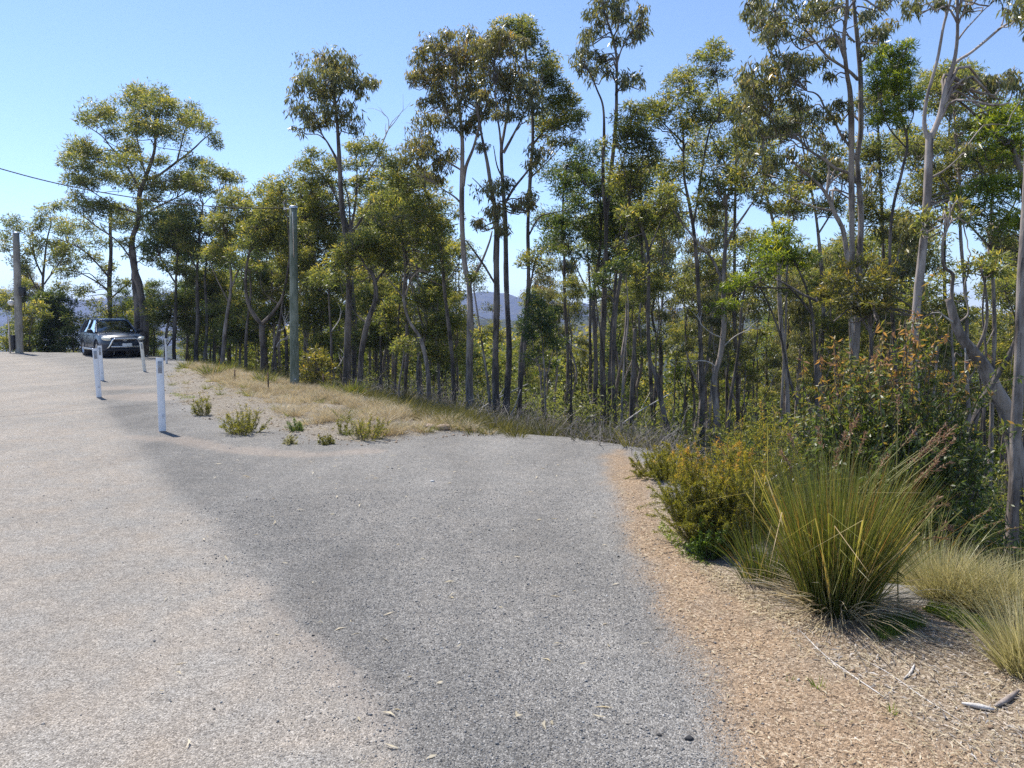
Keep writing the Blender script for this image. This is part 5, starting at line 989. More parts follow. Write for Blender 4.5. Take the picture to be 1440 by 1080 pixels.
for s in (-1, 1):
    quadglass('side_window', [(s * .845, -.80, 1.07), (s * .85, .36, 1.07), (s * .632, .38, 1.60), (s * .612, -.16, 1.585)], 6, -.012 * s)
    quadglass('side_window', [(s * .85, .42, 1.075), (s * .845, 1.26, 1.09), (s * .63, 1.2, 1.60), (s * .632, .46, 1.605)], 6, -.012 * s)
    quadglass('side_window', [(s * .845, 1.32, 1.095), (s * .80, 1.95, 1.10), (s * .595, 1.8, 1.56), (s * .63, 1.26, 1.60)], 6, -.012 * s)
    mi = MB(); bm = bmesh.new(); bmesh.ops.create_uvsphere(bm, u_segments=14, v_segments=10, radius=1); bmesh.ops.scale(bm, vec=(.12, .07, .085), verts=bm.verts); bmesh.ops.translate(bm, vec=(s * 1.0, -.72, 1.13), verts=bm.verts); mi.bm(bm)
    mi.tube([(s * .86, -.70, 1.08), (s * .95, -.71, 1.10)], .03, 8); mi.build('side_mirror', M['trim'], car, True)
    hl = MB(); bm = bmesh.new(); bmesh.ops.create_uvsphere(bm, u_segments=20, v_segments=14, radius=1); bmesh.ops.scale(bm, vec=(.215, .17, .098), verts=bm.verts); bmesh.ops.rotate(bm, cent=(0, 0, 0), matrix=Matrix.Rotation(R(-16 * s), 3, 'Y') @ Matrix.Rotation(R(34 * s), 3, 'Z'), verts=bm.verts); bmesh.ops.translate(bm, vec=(s * .655, -2.035, .80), verts=bm.verts); hl.bm(bm); hl.build('headlight', M['lens'], car, True)
    fl = MB(); fl.lathe((s * .62, -2.13, .46), (0, -1, 0), [(.001, .0), (.07, 0), (.07, .05), (.05, .06), (.001, .065)], 18); fl.build('fog_lamp', M['trim'], car, True)
    st = MB(); st.tube(smooth_line([(s * .80, -.82, .36), (s * .97, -.72, .36), (s * .98, .7, .36), (s * .80, .82, .36)], 5), .04, 10); st.build('side_step', M['alloy'], car, True)
    dh = MB(); dh.box((s * .925, .18, .93), (.03, .2, .035), bevel=.01); dh.build('door_handle', M['paint'], car); dh = MB(); dh.box((s * .925, 1.1, .95), (.03, .2, .035), bevel=.01); dh.build('door_handle', M['paint'], car)
    mf = MB(); mf.box((s * .80, AX[1] + .46, .30), (.2, .02, .28), bevel=.005); mf.build('mudflap', M['trim'], car)
    sl = MB()
    for yy in (-.86, .40, 1.27): sl.box((s * .906, yy, .72), (.012, .012, .62))
    sl.build('door_seam', M['trim'], car)
gr = MB(); gr.box((0, -2.165, .735), (.86, .07, .12), bevel=.02)
gr.build('grille', M['trim'], car)
gb = MB()
for z in (.705, .765): gb.box((0, -2.205, z), (.80, .012, .012), bevel=.004)
gb.build('grille_bar', M['trim'], car)
em = MB()
def ring(c, rx, rz, r=.009):
    em.tube([(c[0] + rx * math.cos(a), c[1], c[2] + rz * math.sin(a)) for a in np.linspace(0, 2 * math.pi, 25)], r, 6, .5, False)
ring((0, -2.225, .76), .075, .05); ring((0, -2.232, .76), .024, .048, .007); ring((0, -2.232, .78), .048, .022, .007); em.build('badge', M['chrome'], car, True)
lo = MB(); lo.box((0, -2.16, .47), (1.0, .06, .15), bevel=.02); lo.build('lower_intake', M['trim'], car)
sk = MB(); sk.box((0, -2.10, .335), (1.3, .14, .10), bevel=.03); sk.build('skid_panel', M['trim'], car)
pb = MB(); pb.box((.06, -2.345, .56), (.37, .012, .115), bevel=.004); pb.build('number_plate', M['plate'], car)
nb = MB(); nb.tube(smooth_line([(-.66, -2.10, .40), (-.60, -2.26, .50), (-.50, -2.33, .74), (-.44, -2.34, .80), (-.34, -2.34, .815), (.34, -2.34, .815), (.44, -2.34, .80), (.50, -2.33, .74), (.60, -2.26, .50), (.66, -2.10, .40)], 6), .035, 12)
nb.tube([(-.56, -2.30, .485), (0, -2.33, .475), (.56, -2.30, .485)], .04, 12); nb.build('nudge_bar', M['chrome'], car, True)
da = MB(); da.box((0, -.62, 1.07), (1.45, .5, .10), bevel=.04); da.build('dashboard', M['trim'], car)
for x in (-.37, .37):
    se = MB(); se.box((x, .28, 1.02), (.46, .14, .62), Matrix.Rotation(R(-14), 3, 'X'), .05); se.box((x, .36, 1.42), (.24, .09, .18), None, .04); se.build('seat', M['seat'], car, True)
se = MB(); se.box((0, 1.25, 1.05), (1.3, .14, .55), Matrix.Rotation(R(-14), 3, 'X'), .05); se.build('rear_seat', M['seat'], car, True)
sw = MB(); sw.tube([(-.37 + .17 * math.cos(a), -.30 + .07 * math.sin(a), 1.10 + .16 * math.sin(a)) for a in np.linspace(0, 2 * math.pi, 21)], .014, 6, .5, False); sw.build('steering_wheel', M['trim'], car, True)
wi = MB(); wi.tube([(-.62, -1.03, 1.08), (-.1, -.98, 1.11)], .010, 5); wi.tube([(.0, -1.03, 1.085), (.5, -.98, 1.105)], .010, 5); wi.build('wiper', M['trim'], car)
tk = MB(); tk.box((.60, -.94, 1.145), (.09, .006, .06), Matrix.Rotation(R(-35), 3, 'X')); tk.build('windscreen_sticker', M['plate'], car)
# the driver, seen dimly through the side glass
M['skin'] = plain('skin', (.42, .26, .19), .55, noise=.08, scale=10); M['shirt'] = plain('pale_pink_shirt', (.66, .56, .58), .85, noise=.08, scale=14); M['hair'] = plain('brown_hair', (.06, .04, .03), .7, noise=.3, scale=40)
def skinned(name, verts, edges, mat, parent, levels=1):
    me = bpy.data.meshes.new(name); me.from_pydata([v[:3] for v in verts], edges, []); ob = bpy.data.objects.new(name, me); COL.objects.link(ob)
    md = ob.modifiers.new('s', 'SKIN'); md.use_smooth_shade = True
    for sv, v in zip(me.skin_vertices[0].data, verts): sv.radius = (v[3], v[4] if len(v) > 4 else v[3])
    me.skin_vertices[0].data[0].use_root = True
    ob.modifiers.new('d', 'SUBSURF').levels = levels; ob.modifiers['d'].render_levels = levels
    bpy.context.view_layer.update(); dg = bpy.context.evaluated_depsgraph_get(); nm = bpy.data.meshes.new_from_object(ob.evaluated_get(dg)); ob.modifiers.clear(); ob.data = nm; nm.materials.clear(); nm.materials.append(mat)
    for f in nm.polygons: f.use_smooth = True
    ob.parent = parent; return ob
rotz = Matrix.Rotation(CAR_R, 3, 'Z'); dp_ = rotz @ Vector((-.37, .14, 0)) + Vector((cx, CY_, cz))
drv = empty('person', 'driver in a pale pink top seated behind the wheel of the blue car', 'person', dp_, None, CAR_R)
bd = skinned('body', [(0, .02, .72, .15, .12), (0, .03, .92, .15, .11), (0, .04, 1.10, .16, .10), (0, .04, 1.20, .12, .08), (0, .03, 1.27, .055), (0, .01, 1.36, .075, .085), (0, 0, 1.45, .078, .09), (0, .01, 1.52, .05, .06),
    (.19, .03, 1.16, .055), (.24, -.10, .98, .045), (.16, -.34, 1.06, .036), (.13, -.42, 1.12, .03, .02), (-.19, .03, 1.16, .055), (-.26, -.08, 1.0, .045), (-.17, -.32, 1.08, .036), (-.13, -.42, 1.14, .03, .02),
    (.10, -.30, .70, .085), (.11, -.52, .66, .06), (.11, -.62, .40, .045), (-.10, -.30, .70, .085), (-.11, -.52, .66, .06), (-.11, -.62, .40, .045)],
    [(0, 1), (1, 2), (2, 3), (3, 4), (4, 5), (5, 6), (6, 7), (3, 8), (8, 9), (9, 10), (10, 11), (3, 12), (12, 13), (13, 14), (14, 15), (0, 16), (16, 17), (17, 18), (0, 19), (19, 20), (20, 21)], M['skin'], drv)
skinned('shirt', [(0, .02, .74, .168, .138), (0, .03, .92, .168, .128), (0, .04, 1.10, .178, .118), (0, .04, 1.20, .135, .095), (.19, .03, 1.165, .07), (.235, -.07, 1.02, .06), (-.19, .03, 1.165, .07), (-.25, -.05, 1.03, .06)], [(0, 1), (1, 2), (2, 3), (3, 4), (4, 5), (3, 6), (6, 7)], M['shirt'], drv)
skinned('hair', [(0, .035, 1.42, .075, .075), (0, .03, 1.50, .082, .085), (0, .0, 1.545, .06, .075)], [(0, 1), (1, 2)], M['hair'], drv)
# ---------------------------------------------------------------- shrubs, tussocks, grass, litter, stones
def shrub(name, label, cat, base, w, h, kind, n_st, n_lf, L, Wd, group=None, seed=0, up=.5, droop=0.0, bark='bark_dark', lean=(0, 0), tipcol=.45, low=.15, stem_r=.006, spread=1.0, side=2):
    g = np.random.default_rng(300 + seed); wood, lv = MB(), MB(); base = np.array(base, float); B, D, T_ = [], [], []
    for s in range(n_st):
        a = g.uniform(0, 6.283); q = math.sqrt(g.random()); e = base + np.array([math.cos(a) * q * w * .5 + lean[0], math.sin(a) * q * w * .5 * spread + lean[1], h * (math.sqrt(max(.06, 1 - .82 * q * q))) * g.uniform(.5, 1.1)])
        b = base + np.array([math.cos(a) * q * w * .10, math.sin(a) * q * w * .1, -.05])
        m1 = b + (e - b) * .45 + np.array([math.cos(a), math.sin(a), 0]) * w * .06 * q - np.array([0, 0, h * .04]); P = smooth_line([b, m1, e], 4) + np.concatenate([[[0, 0, 0]], g.normal(size=(8, 3)) * .012 * h])
        wood.tube(P, np.linspace(stem_r, stem_r * .3, len(P)), 4, g.uniform(.2, .8), False)
        lines = [P]
        for k in range(side):
            j = g.integers(3, len(P) - 1); t_ = P[j] + (unit(P[-1] - P[j]) * .6 + g.normal(size=3) * .5) * h * g.uniform(.12, .28); Lb = np.array([P[j], (P[j] + t_) / 2 + np.array([0, 0, .02 * h]), t_]); wood.tube(Lb, [stem_r * .5, stem_r * .35, stem_r * .2], 3, .5, False); lines.append(Lb)
        for li in lines:
            m = int(n_lf * (1.0 if li is P else .45)); t = low + (1 - low) * g.random(m) ** .75; f = t * (len(li) - 1); i = np.minimum(f.astype(int), len(li) - 2); fr = (f - i)[:, None]
            p = li[i] * (1 - fr) + li[i + 1] * fr; tg = unit(li[i + 1] - li[i]); B.append(p); D.append(unit(tg * up + g.normal(size=(m, 3)) * .6 + np.array([0, 0, -droop])))
            T_.append(np.clip(g.normal(.28, .15, m) + tipcol * ss(.55, 1.0, t) * ss(.35, 1.0, (p[:, 2] - base[2]) / h) * g.uniform(.3, 1.3), 0, 1))
    B, D, T_ = map(np.concatenate, (B, D, T_)); n = len(B); V, Q = leaf_quads(B, D, L * g.uniform(.6, 1.3, n), Wd * g.uniform(.7, 1.3, n), .25, g); lv.add(V, Q, None, np.repeat(T_, 4))
    o = empty(name, label, cat, base, group); wood.build('stems', M[bark], o, True, base); lv.build('foliage', M[kind], o, False, base, True); return o
def tussock(name, label, cat, base, n, L, Wd, lean, kind, sag, r0, group=None, seed=0, bias=(0, 0), seg=4, tint=(.4, .22), dead=.15):
    g = np.random.default_rng(500 + seed); base = np.array(base, float); a = g.uniform(0, 6.283, n); q = np.sqrt(g.random(n))
    B = base + np.stack([np.cos(a) * q * r0, np.sin(a) * q * r0, np.full(n, -.03)], 1); l = lean * (q * g.uniform(.35, 1.25, n) + np.abs(g.normal(0, .12, n))); a2 = a + g.normal(0, .8, n)
    D = unit(np.stack([np.sin(l) * np.cos(a2) + bias[0], np.sin(l) * np.sin(a2) + bias[1], np.cos(l)], 1)); V, Q, m = blades(B, D, L * g.uniform(.45, 1.1, n), Wd * g.uniform(.7, 1.3, n), sag * q * g.uniform(.4, 1.4, n), seg, g)
    t0 = np.clip(g.normal(*tint, n), 0, .85); t0[g.random(n) < dead] = g.uniform(.85, 1.0)
    rowt = np.repeat(np.linspace(-.18, .16, m // 2), 2); t = np.clip(t0[:, None] + rowt[None] * g.uniform(.3, 1.4, n)[:, None], 0, 1)
    mb = MB(); mb.add(V, Q, None, t.ravel()); o = empty(name, label, cat, base, group); mb.build('blades', M[kind], o, False, base, True); return o, g
def seed_heads(o, base, stems, kind='seed', g=None, n=70, name='seed_head'):
    base = np.array(base, float)
    for P in stems:
        m = MB(); Ls = smooth_line(P, 5); m2 = MB(); m2.tube(Ls, np.linspace(.0035, .0015, len(Ls)), 4, .6, False); k = len(Ls); t = g.uniform(.62, 1, n); f = t * (k - 1); i = np.minimum(f.astype(int), k - 2); fr = (f - i)[:, None]; p = Ls[i] * (1 - fr) + Ls[i + 1] * fr
        tg = unit(Ls[i + 1] - Ls[i]); D = unit(tg * .9 + g.normal(size=(n, 3)) * .45 + np.array([0, 0, -.15])); V, Q = leaf_quads(p, D,   .024 * g.uniform(.5, 1.5, n), .006, .3, g); m.add(V, Q, None, np.repeat(np.clip(g.normal(.5, .25, n), 0, 1), 4))
        st = m2.build('flower_stem', M['sedge'], o, True, base, True); m.build(name, M[kind], st, False, base, True)

# right verge -------------------------------------------------
b = gpt(1192, 872); SB = np.array([b[0], b[1] + .16, h1(b[0], b[1] + .16)]); TG = np.random.default_rng(77)
o, g2 = tussock('sedge_tussock', 'big green sedge tussock with stiff fanning blades on the verge', 'sedge', SB, 2700, .95, .0042, .34, 'sedge', .34, .17, None, 1, (.03, .02), 5, (.30, .2), .11)
gth = np.random.default_rng(91); nn = 420; a_ = gth.uniform(0, 6.283, nn); q_ = gth.uniform(.4, 1.15, nn); Bt = SB + np.stack([np.cos(a_) * q_ * .2, np.sin(a_) * q_ * .2, gth.uniform(-.01, .06, nn)], 1); l_ = gth.uniform(.7, 1.6, nn)
Dt = unit(np.stack([np.sin(l_) * np.cos(a_), np.sin(l_) * np.sin(a_), np.cos(l_) + .05], 1) + gth.normal(size=(nn, 3)) * .15); Vt, Qt, mt = blades(Bt, Dt, gth.uniform(.12, .5, nn), .006, .7, 3, gth); mbt = MB(); mbt.add(Vt, Qt, None, np.repeat(np.clip(gth.normal(.4, .3, nn), 0, 1), mt)); mbt.build('dead_thatch', M['dry'], o, False, SB, True)
nn = 55; a_ = gth.uniform(0, 6.283, nn); Bt = SB + np.stack([np.cos(a_) * .12, np.sin(a_) * .12, np.full(nn, .02)], 1); Dt = unit(np.stack([np.cos(a_) * .5, np.sin(a_) * .5, np.ones(nn)], 1) + gth.normal(size=(nn, 3)) * .12); L_ = gth.uniform(.35, .8, nn)
kp = Bt + Dt * L_[:, None]; ds = unit(Dt * .2 + gth.normal(size=(nn, 3)) * .6 - np.array([0, 0, .55])); wv = unit(np.cross(Dt, gth.normal(size=(nn, 3)))) * .003; rows = np.stack([Bt - wv, Bt + wv, kp - wv, kp + wv, kp + ds * (L_ * .5)[:, None] - wv * .3, kp + ds * (L_ * .5)[:, None] + wv * .3], 1).reshape(-1, 3)
mbt = MB(); mbt.add(rows, (np.arange(nn)[:, None, None] * 6 + np.array([[0, 1, 3, 2], [2, 3, 5, 4]])[None]).reshape(-1, 4), None, np.repeat(gth.uniform(.55, 1, nn), 6)); mbt.build('broken_blades', M['sedge'], o, False, SB, True)
pxp = lambda px, py, dy=0.0: at(px, py, SB[1] + dy)
stems = []
for px, py, dy in [(1196, 596, .1), (1206, 585, .15), (1188, 610, .05), (1178, 632, 0), (1216, 610, .2), (1345, 597, .1), (1338, 606, .05), (1330, 598, .15), (1322, 612, .1), (1312, 620, .0), (1326, 634, -.05), (1342, 618, .2), (1300, 634, .1), (1336, 650, .05), (1318, 648, .15), (1306, 660, 0), (1330, 708, .0),
                   (1322, 700, .1), (1338, 742, -.05), (1328, 756, .05), (1248, 640, .2), (1262, 556, .25), (1150, 600, .3), (1098, 634, .35), (1110, 610, .4), (1290, 600, .3)]:
    e = pxp(px, py, dy); s = SB + TG.normal(size=3) * np.array([.09, .09, 0]); m1 = s + (e - s) * .5 + np.array([-(e[0] - s[0]) * .12, 0, .10]); stems.append([s, m1, s + (e - s) * .85 + np.array([0, 0, .05]), e])
bq = gpt(1098, 838); bq[1] += .25; bq[2] = h1(bq[0], bq[1])
seed_heads(o, SB, stems, 'seed', TG, 52)
b = gpt(1034, 792); HB = np.array([b[0], b[1] + .35, h1(b[0], b[1] + .35)])
shrub('heath_bush', 'bushy olive heath shrub with fine needles and rusty tips beside the big tussock', 'shrub', HB, .86, .78, 'heath', 150, 230, .028, .0038, None, 1, .7, 0, 'bark_dark', (-.02, .05), .75, .12, .004, .85, 3)
b = gpt(958, 690); b[1] += .5; b[2] = h1(b[0], b[1])
shrub('heath_bush', 'smaller yellow green heath shrub behind, at the crest of the verge', 'shrub', b, .85, .36, 'heath', 80, 150, .030, .0042, None, 2, .8, 0, 'bark_dark', (0, 0), .3, .1, .004, .8)
b = gpt(1100, 800); b = np.array([b[0] + .15, b[1] + 1.0, 0]); b[2] = h1(b[0], b[1])
shrub('heath_bush', 'wiry heath shrub filling in behind the big tussock', 'shrub', b, 1.0, 1.05, 'heath', 80, 150, .030, .0042, None, 3, .8, 0, 'bark_dark', (0, 0), .5, .1, .004, .8)
b = gpt(1003, 795); b[1] += .12; b[2] = h1(b[0], b[1])
shrub('leafy_herb', 'small bright green leafy herb at the foot of the heath shrub', 'plant', b, .26, .24, 'weed', 26, 26, .03, .016, None, 4, .3, .1, 'bark_dark', (0, 0), .1, .3, .0025)
tussock('sedge_tussock', 'dark green sedge tucked between the heath shrub and the big tussock', 'sedge', bq, 450, .50, .0045, .55, 'sedge', .5, .14, None, 43, (0, 0), 4, (.18, .14), .08)
# the orange tipped young gum
yb = at(1242, 700, 6.6); yb[2] = h1(yb[0], yb[1])
shrub('young_gum_bush', 'bushy young gum with hanging green leaves and orange red tips above the tussock', 'shrub', yb, 1.6, 1.78 - yb[2], 'young', 160, 80, .062, .019, None, 5, .1, .55, 'bark_dark', (-.02, 0), .95, .22, .008, .9, 3)
yb2 = at(1290, 720, 6.2); yb2[2] = h1(yb2[0], yb2[1])
shrub('young_gum_bush', 'lower dark leafed young gum bush under the orange tipped one', 'shrub', yb2, 1.0, .95 - yb2[2], 'young', 60, 60, .06, .02, None, 6, .1, .4, 'bark_dark', (0, 0), .2, .12, .007, .9, 3)
yb3 = at(1185, 640, 7.4); yb3[2] = h1(yb3[0], yb3[1])
shrub('young_gum_bush', 'thin yellow tipped young gum bush to the left of the orange tipped one', 'shrub', yb3, .95, 1.12 - yb3[2], 'young', 50, 60, .06, .018, None, 7, .2, .4, 'bark_dark', (0, 0), .65, .2, .007, .9, 3)
for k, (lab, px, py, Y, w, h_, kd) in enumerate([('dark green scrubby bush between the mauve grey trunk and the pale grass', 1392, 760, 6.4, 1.1, .85, 'dark'), ('fine leafed bush behind the dark crooked trunk', 1400, 700, 9.6, 1.8, 1.5, 'olive'),
        ('loose bush in the hollow behind the young gum bushes', 1330, 700, 8.6, 1.6, 1.3, 'dark'), ('shadowy bush below the thick leaning trunk', 1450, 690, 8.9, 1.6, 1.6, 'olive'), ('low olive bush down the slope behind the heath shrub', 1080, 640, 9.4, 1.5, 1.2, 'olive')]):
    q = at(px, py, Y); q[2] = h1(q[0], q[1]); shrub('scrub_bush', lab, 'shrub', q, w, h_, kd, 60, 70, .06, .014, None, 20 + k, .3, .1, 'bark_dark', (0, 0), .3, .1, .006, .9, 3)
# pale tussocks
for k, (lab, px, py, dy, n, L, ln) in enumerate([('pale straw coloured grass tussock right of the big sedge', 1328, 842, .0, 1300, .41, .75), ('pale grass tussock tucked behind the straw coloured one', 1296, 822, .0, 900, .37, .75), ('pale grass tussock cut by the right edge of the view', 1448, 945, .0, 1100, .44, .6), ('feathery pale tussock high on the right edge', 1436, 866, .0, 1200, .41, .75), ('broad pale tussock between the straw coloured one and the right edge', 1384, 856, .0, 1300, .38, .8)]):
    b = gpt(px, py); b[1] += dy; b[2] = h1(b[0], b[1]); tussock('grass_tussock', lab, 'grass tussock', b, n, L, .0035, ln, 'straw', .5, .10, 'pale grass tussocks on the verge', 30 + k, (0.02, 0), 4, (.45, .2), .06)
b = gpt(1400, 840); b = np.array([b[0] + .1, b[1] + .9, 0]); b[2] = h1(b[0], b[1])
o, gg = tussock('sedge_tussock', 'thin arching sedge by the mauve grey trunk', 'sedge', b, 260, .85, .007, .7, 'sedge', .6, .12, None, 41, (0, 0), 5, (.4, .2), .2)
seed_heads(o, b, [[b, b + (e - b) * .6 + np.array([0, 0, .12]), e] for e in (at(1438, 740, b[1]), at(1412, 730, b[1] + .1), at(1330, 735, b[1]), at(1392, 715, b[1]), at(1440, 770, b[1]))], 'seed', gg, 26)
for lab, px, py, s in (('left one of the two bright green seedlings on the bare verge', 1111, 957, .055), ('taller bright green seedling near the long straw', 1152, 966, .085), ('lone bright green seedling nearest the bottom right corner', 1254, 1005, .07)):
    b = gpt(px, py); tussock('seedling', lab, 'seedling', b, 26, s, .006, .55, 'weed', .4, .012, 'green seedlings on the verge', int(px), (0, 0), 3, (.6, .15), 0)
def patch(name, label, poly, n, L, Wd, kind, hgt_, seed, tint=(.5, .2), up=.6):
    g = np.random.default_rng(seed); P = np.array(poly); lo, hi = P.min(0), P.max(0); X = g.uniform(lo[0], hi[0], n * 3); Y = g.uniform(lo[1], hi[1], n * 3); k = inside(P, X, Y); X, Y = X[k][:n], Y[k][:n]; Z = hgt(X, Y); B = np.stack([X, Y, Z + g.uniform(0, hgt_, len(X))], 1)
    D = unit(g.normal(size=(len(X), 3)) * .6 + np.array([0, 0, up])); V, Q = leaf_quads(B, D, L * g.uniform(.6, 1.3, len(X)), Wd, .3, g); m = MB(); m.add(V, Q, None, np.repeat(np.clip(g.normal(*tint, len(X)), 0, 1), 4)); return tag(m.build(name, M[kind], None, False, None, True), label, name.replace('_', ' '), None, 'stuff')
patch('green_herbs', 'low bright green herbs under the pale tussocks', G([(1300, 862), (1380, 892), (1430, 915), (1440, 895), (1350, 862), (1310, 850)]), 2600, .022, .012, 'weed', .02, 3, (.6, .15))
patch('green_moss', 'small green weeds along the verge edge', G([(930, 735), (985, 780), (1000, 800), (960, 785), (925, 745)]), 700, .018, .010, 'weed', .015, 4, (.7, .15))
patch('shaded_grass', 'short grass in the shade below the sedge', G([(1215, 880), (1290, 868), (1300, 885), (1240, 905)]), 1300, .05, .004, 'weed', .01, 5, (.25, .15), 1.2)
# left bank -----------------------------------------------------
for k, (lab, px, py, w, h_, kd, ns) in enumerate([('small round shrub with a bare foot beside the nearest guide post', 283, 586, .34, .36, 'heath', 34), ('wide yellow tipped low shrub at the gravel edge', 340, 611, .66, .36, 'heath', 70), ('thin reddish low shrub at the right end of the dry grass', 512, 622, .52, .34, 'heath', 40),
        ('little brown dry shrub on the gravel edge', 459, 627, .24, .12, 'orange', 22), ('upright wispy weed left of the reddish shrub', 478, 612, .16, .42, 'heath', 10), ('little brown twiggy plant by the thistle', 398, 628, .2, .12, 'straw', 14), ('dark green thistle like weed on the gravelly bank', 414, 610, .24, .17, 'weed', 20)]):
    b = gpt(px, py); b[1] += .12; b[2] = h1(b[0], b[1]); shrub('low_shrub' if k not in (4, 5, 6) else 'weed', lab, 'shrub' if k not in (4, 5, 6) else 'weed', b, w * 1.1, h_ * 1.1, kd, int(ns * .7), 40, .034, .0065, None, 60 + k, .5, 0, 'bark_dark', (.05 * (k % 3 - 1), .03), .5, .15, .004, 1.0, 3)
for k, (lab, px, py, n, L) in enumerate([('spiky green sedge clump at the left end of the dry grass', 298, 530, 170, .62), ('small green sedge clump farthest along the bank crest', 262, 517, 110, .4), ('green sedge clump on the crest left of the green pole', 322, 525, 150, .5), ('green sedge clump just left of the green pole', 374, 541, 190, .5), ('yellow tipped sedge clump below the tall straight gum', 497, 558, 240, .48), ('broad green sedge clump beside the yellow tipped one', 468, 553, 200, .36)]):
    b = gpt(px, py); tussock('sedge_clump', lab, 'sedge', b, n, L, .013, .75, 'sedge', .5, .16, 'sedge clumps along the bank', 80 + k, (0, 0), 4, (.3, .18), .08)
def scatter_tufts(name, label, pts, n_each, L, Wd, kind, seed, tint=(.5, .2), sag=.6, lean=.8, r=.05, seg=3):
    g = np.random.default_rng(seed); N = len(pts); k = np.repeat(np.arange(N), g.integers(int(n_each * .5), int(n_each * 1.5), N)); n = len(k); pts = np.asarray(pts); sc = g.uniform(.55, 1.25, N)[k]; a = g.uniform(0, 6.283, n); q = np.sqrt(g.random(n))
    B = pts[k] + np.stack([np.cos(a) * q * r, np.sin(a) * q * r, np.full(n, -.015)], 1); l = lean * q; D = unit(np.stack([np.sin(l) * np.cos(a), np.sin(l) * np.sin(a), np.cos(l)], 1) + g.normal(size=(n, 3)) * .12); V, Q, m = blades(B, D, L * sc * g.uniform(.5, 1.2, n), Wd * g.uniform(.7, 1.4, n), sag, seg, g)
    t = np.clip(g.normal(tint[0], tint[1], N)[k] + g.normal(0, .12, n), 0, 1); mb = MB(); mb.add(V, Q, None, np.repeat(t, m)); return tag(mb.build(name, M[kind], None, False, None, True), label, name.replace('_', ' '), None, 'stuff')
g = np.random.default_rng(9)
def pts_in(poly, n, dens=None):
    P = np.array(poly); lo, hi = P.min(0), P.max(0); out = []
    while len(out) < n:
        X = g.uniform(lo[0], hi[0], n * 4); Y = g.uniform(lo[1], hi[1], n * 4); k = inside(P, X, Y)
        if dens is not None: k &= g.random(len(X)) < dens(X, Y)
        X, Y = X[k], Y[k]; out += list(np.stack([X, Y, hgt(X, Y)], 1))
    return np.array(out[:n])
CREST = G([(262, 511), (300, 519), (350, 529), (410, 543), (470, 553), (530, 570), (600, 589), (690, 610)])
GR2 = G([(262, 512), (300, 519), (350, 529), (410, 543), (470, 553), (530, 570), (600, 589), (695, 611), (640, 606), (540, 616), (430, 600), (390, 580), (340, 555), (285, 532)])
dn = lambda X, Y: np.clip(.95 - pdist(CREST, X, Y) / 2.6, .06, 1) * (.25 + .75 * (wob(X, Y, 2.2) > -.1))
scatter_tufts('dry_grass', 'straw coloured dry grass on the bank', pts_in(GR2, 640, dn), 70, .28, .0042, 'dry', 1, (.55, .2), .7, .75, .06)
scatter_tufts('dry_grass', 'sparse dry grass on the stony part of the bank', pts_in(GRASS, 170), 26, .12, .004, 'dry', 2, (.5, .2), .7, 1.0, .045)
scatter_tufts('green_grass', 'greener grass among the dry grass', pts_in(GRASS, 150, dn), 34, .20, .006, 'sedge', 3, (.42, .15), .6, .8, .04)
scatter_tufts('green_grass', 'low green weeds on the bank by the guide post', pts_in(G([(240, 553), (268, 556), (300, 566), (258, 562)]), 26), 18, .06, .010, 'weed', 4, (.75, .15), .6, 1.1, .05)
# green heath and dead brush along the brow
def along(px0, px1, n, d0, d1, seed):
    gg = np.random.default_rng(seed); E_ = np.array(EDGE); out = []
    while len(out) < n:
        px = gg.uniform(px0, px1); Y = gg.uniform(8, 34); x = (px - CX) / F * Y; d = float(sdist(PLATEAU, np.array([x]), np.array([Y]))[0])
        if d0 < d < d1: out.append((x, Y, h1(x, Y)))
    return np.array(out)
scatter_tufts('green_heath', 'green heath along the brow of the bank', along(520, 745, 150, -.2, 1.8, 5), 60, .28, .006, 'brownheath', 5, (.32, .12), .35, .75, .13)
scatter_tufts('green_heath', 'sparse green heath beyond the brow', along(280, 960, 240, .3, 4.5, 6), 50, .40, .007, 'brownheath', 6, (.24, .14), .4, .8, .14)
def brush(name, label, pts, n_each, L, r, seed, tint=(.4, .25)):
    gg = np.random.default_rng(seed); m = MB()
    for p in pts:
        for k in range(n_each):
            a = gg.uniform(0, 6.283); e = gg.uniform(.1, 1.25); d = np.array([math.cos(a) * math.cos(e), math.sin(a) * math.cos(e), math.sin(e)]); l = L * gg.uniform(.4, 1.2); s = p + gg.normal(size=3) * np.array([.14, .14, .02]); q = s + d * l * .5 + gg.normal(size=3) * .06 * l; t = q + (d + gg.normal(size=3) * .45) * l * .5; tt = np.clip(gg.normal(*tint), 0, 1)
            m.tube([s, q, t], [r, r * .75, r * .3], 3, tt, False)
            for z in range(2): f = gg.uniform(.3, .9); b0 = q * (1 - f) + t * f; m.tube([b0, b0 + unit(d + gg.normal(size=3) * .8) * l * gg.uniform(.15, .4)], [r * .5, r * .2], 3, tt, False)
    return tag(m.build(name, M['deadtwig'], None, False, None, True), label, name.replace('_', ' '), None, 'stuff')
brush('dead_brushwood', 'grey dead brush at the far end of the gravel', along(700, 960, 70, .3, 3.4, 7), 12, .40, .005, 8, (.3, .22))
brush('dead_brushwood', 'pale dead twigs under the trees behind the bank', along(470, 700, 40, .8, 4.0, 9), 12, .5, .006, 10, (.5, .25))
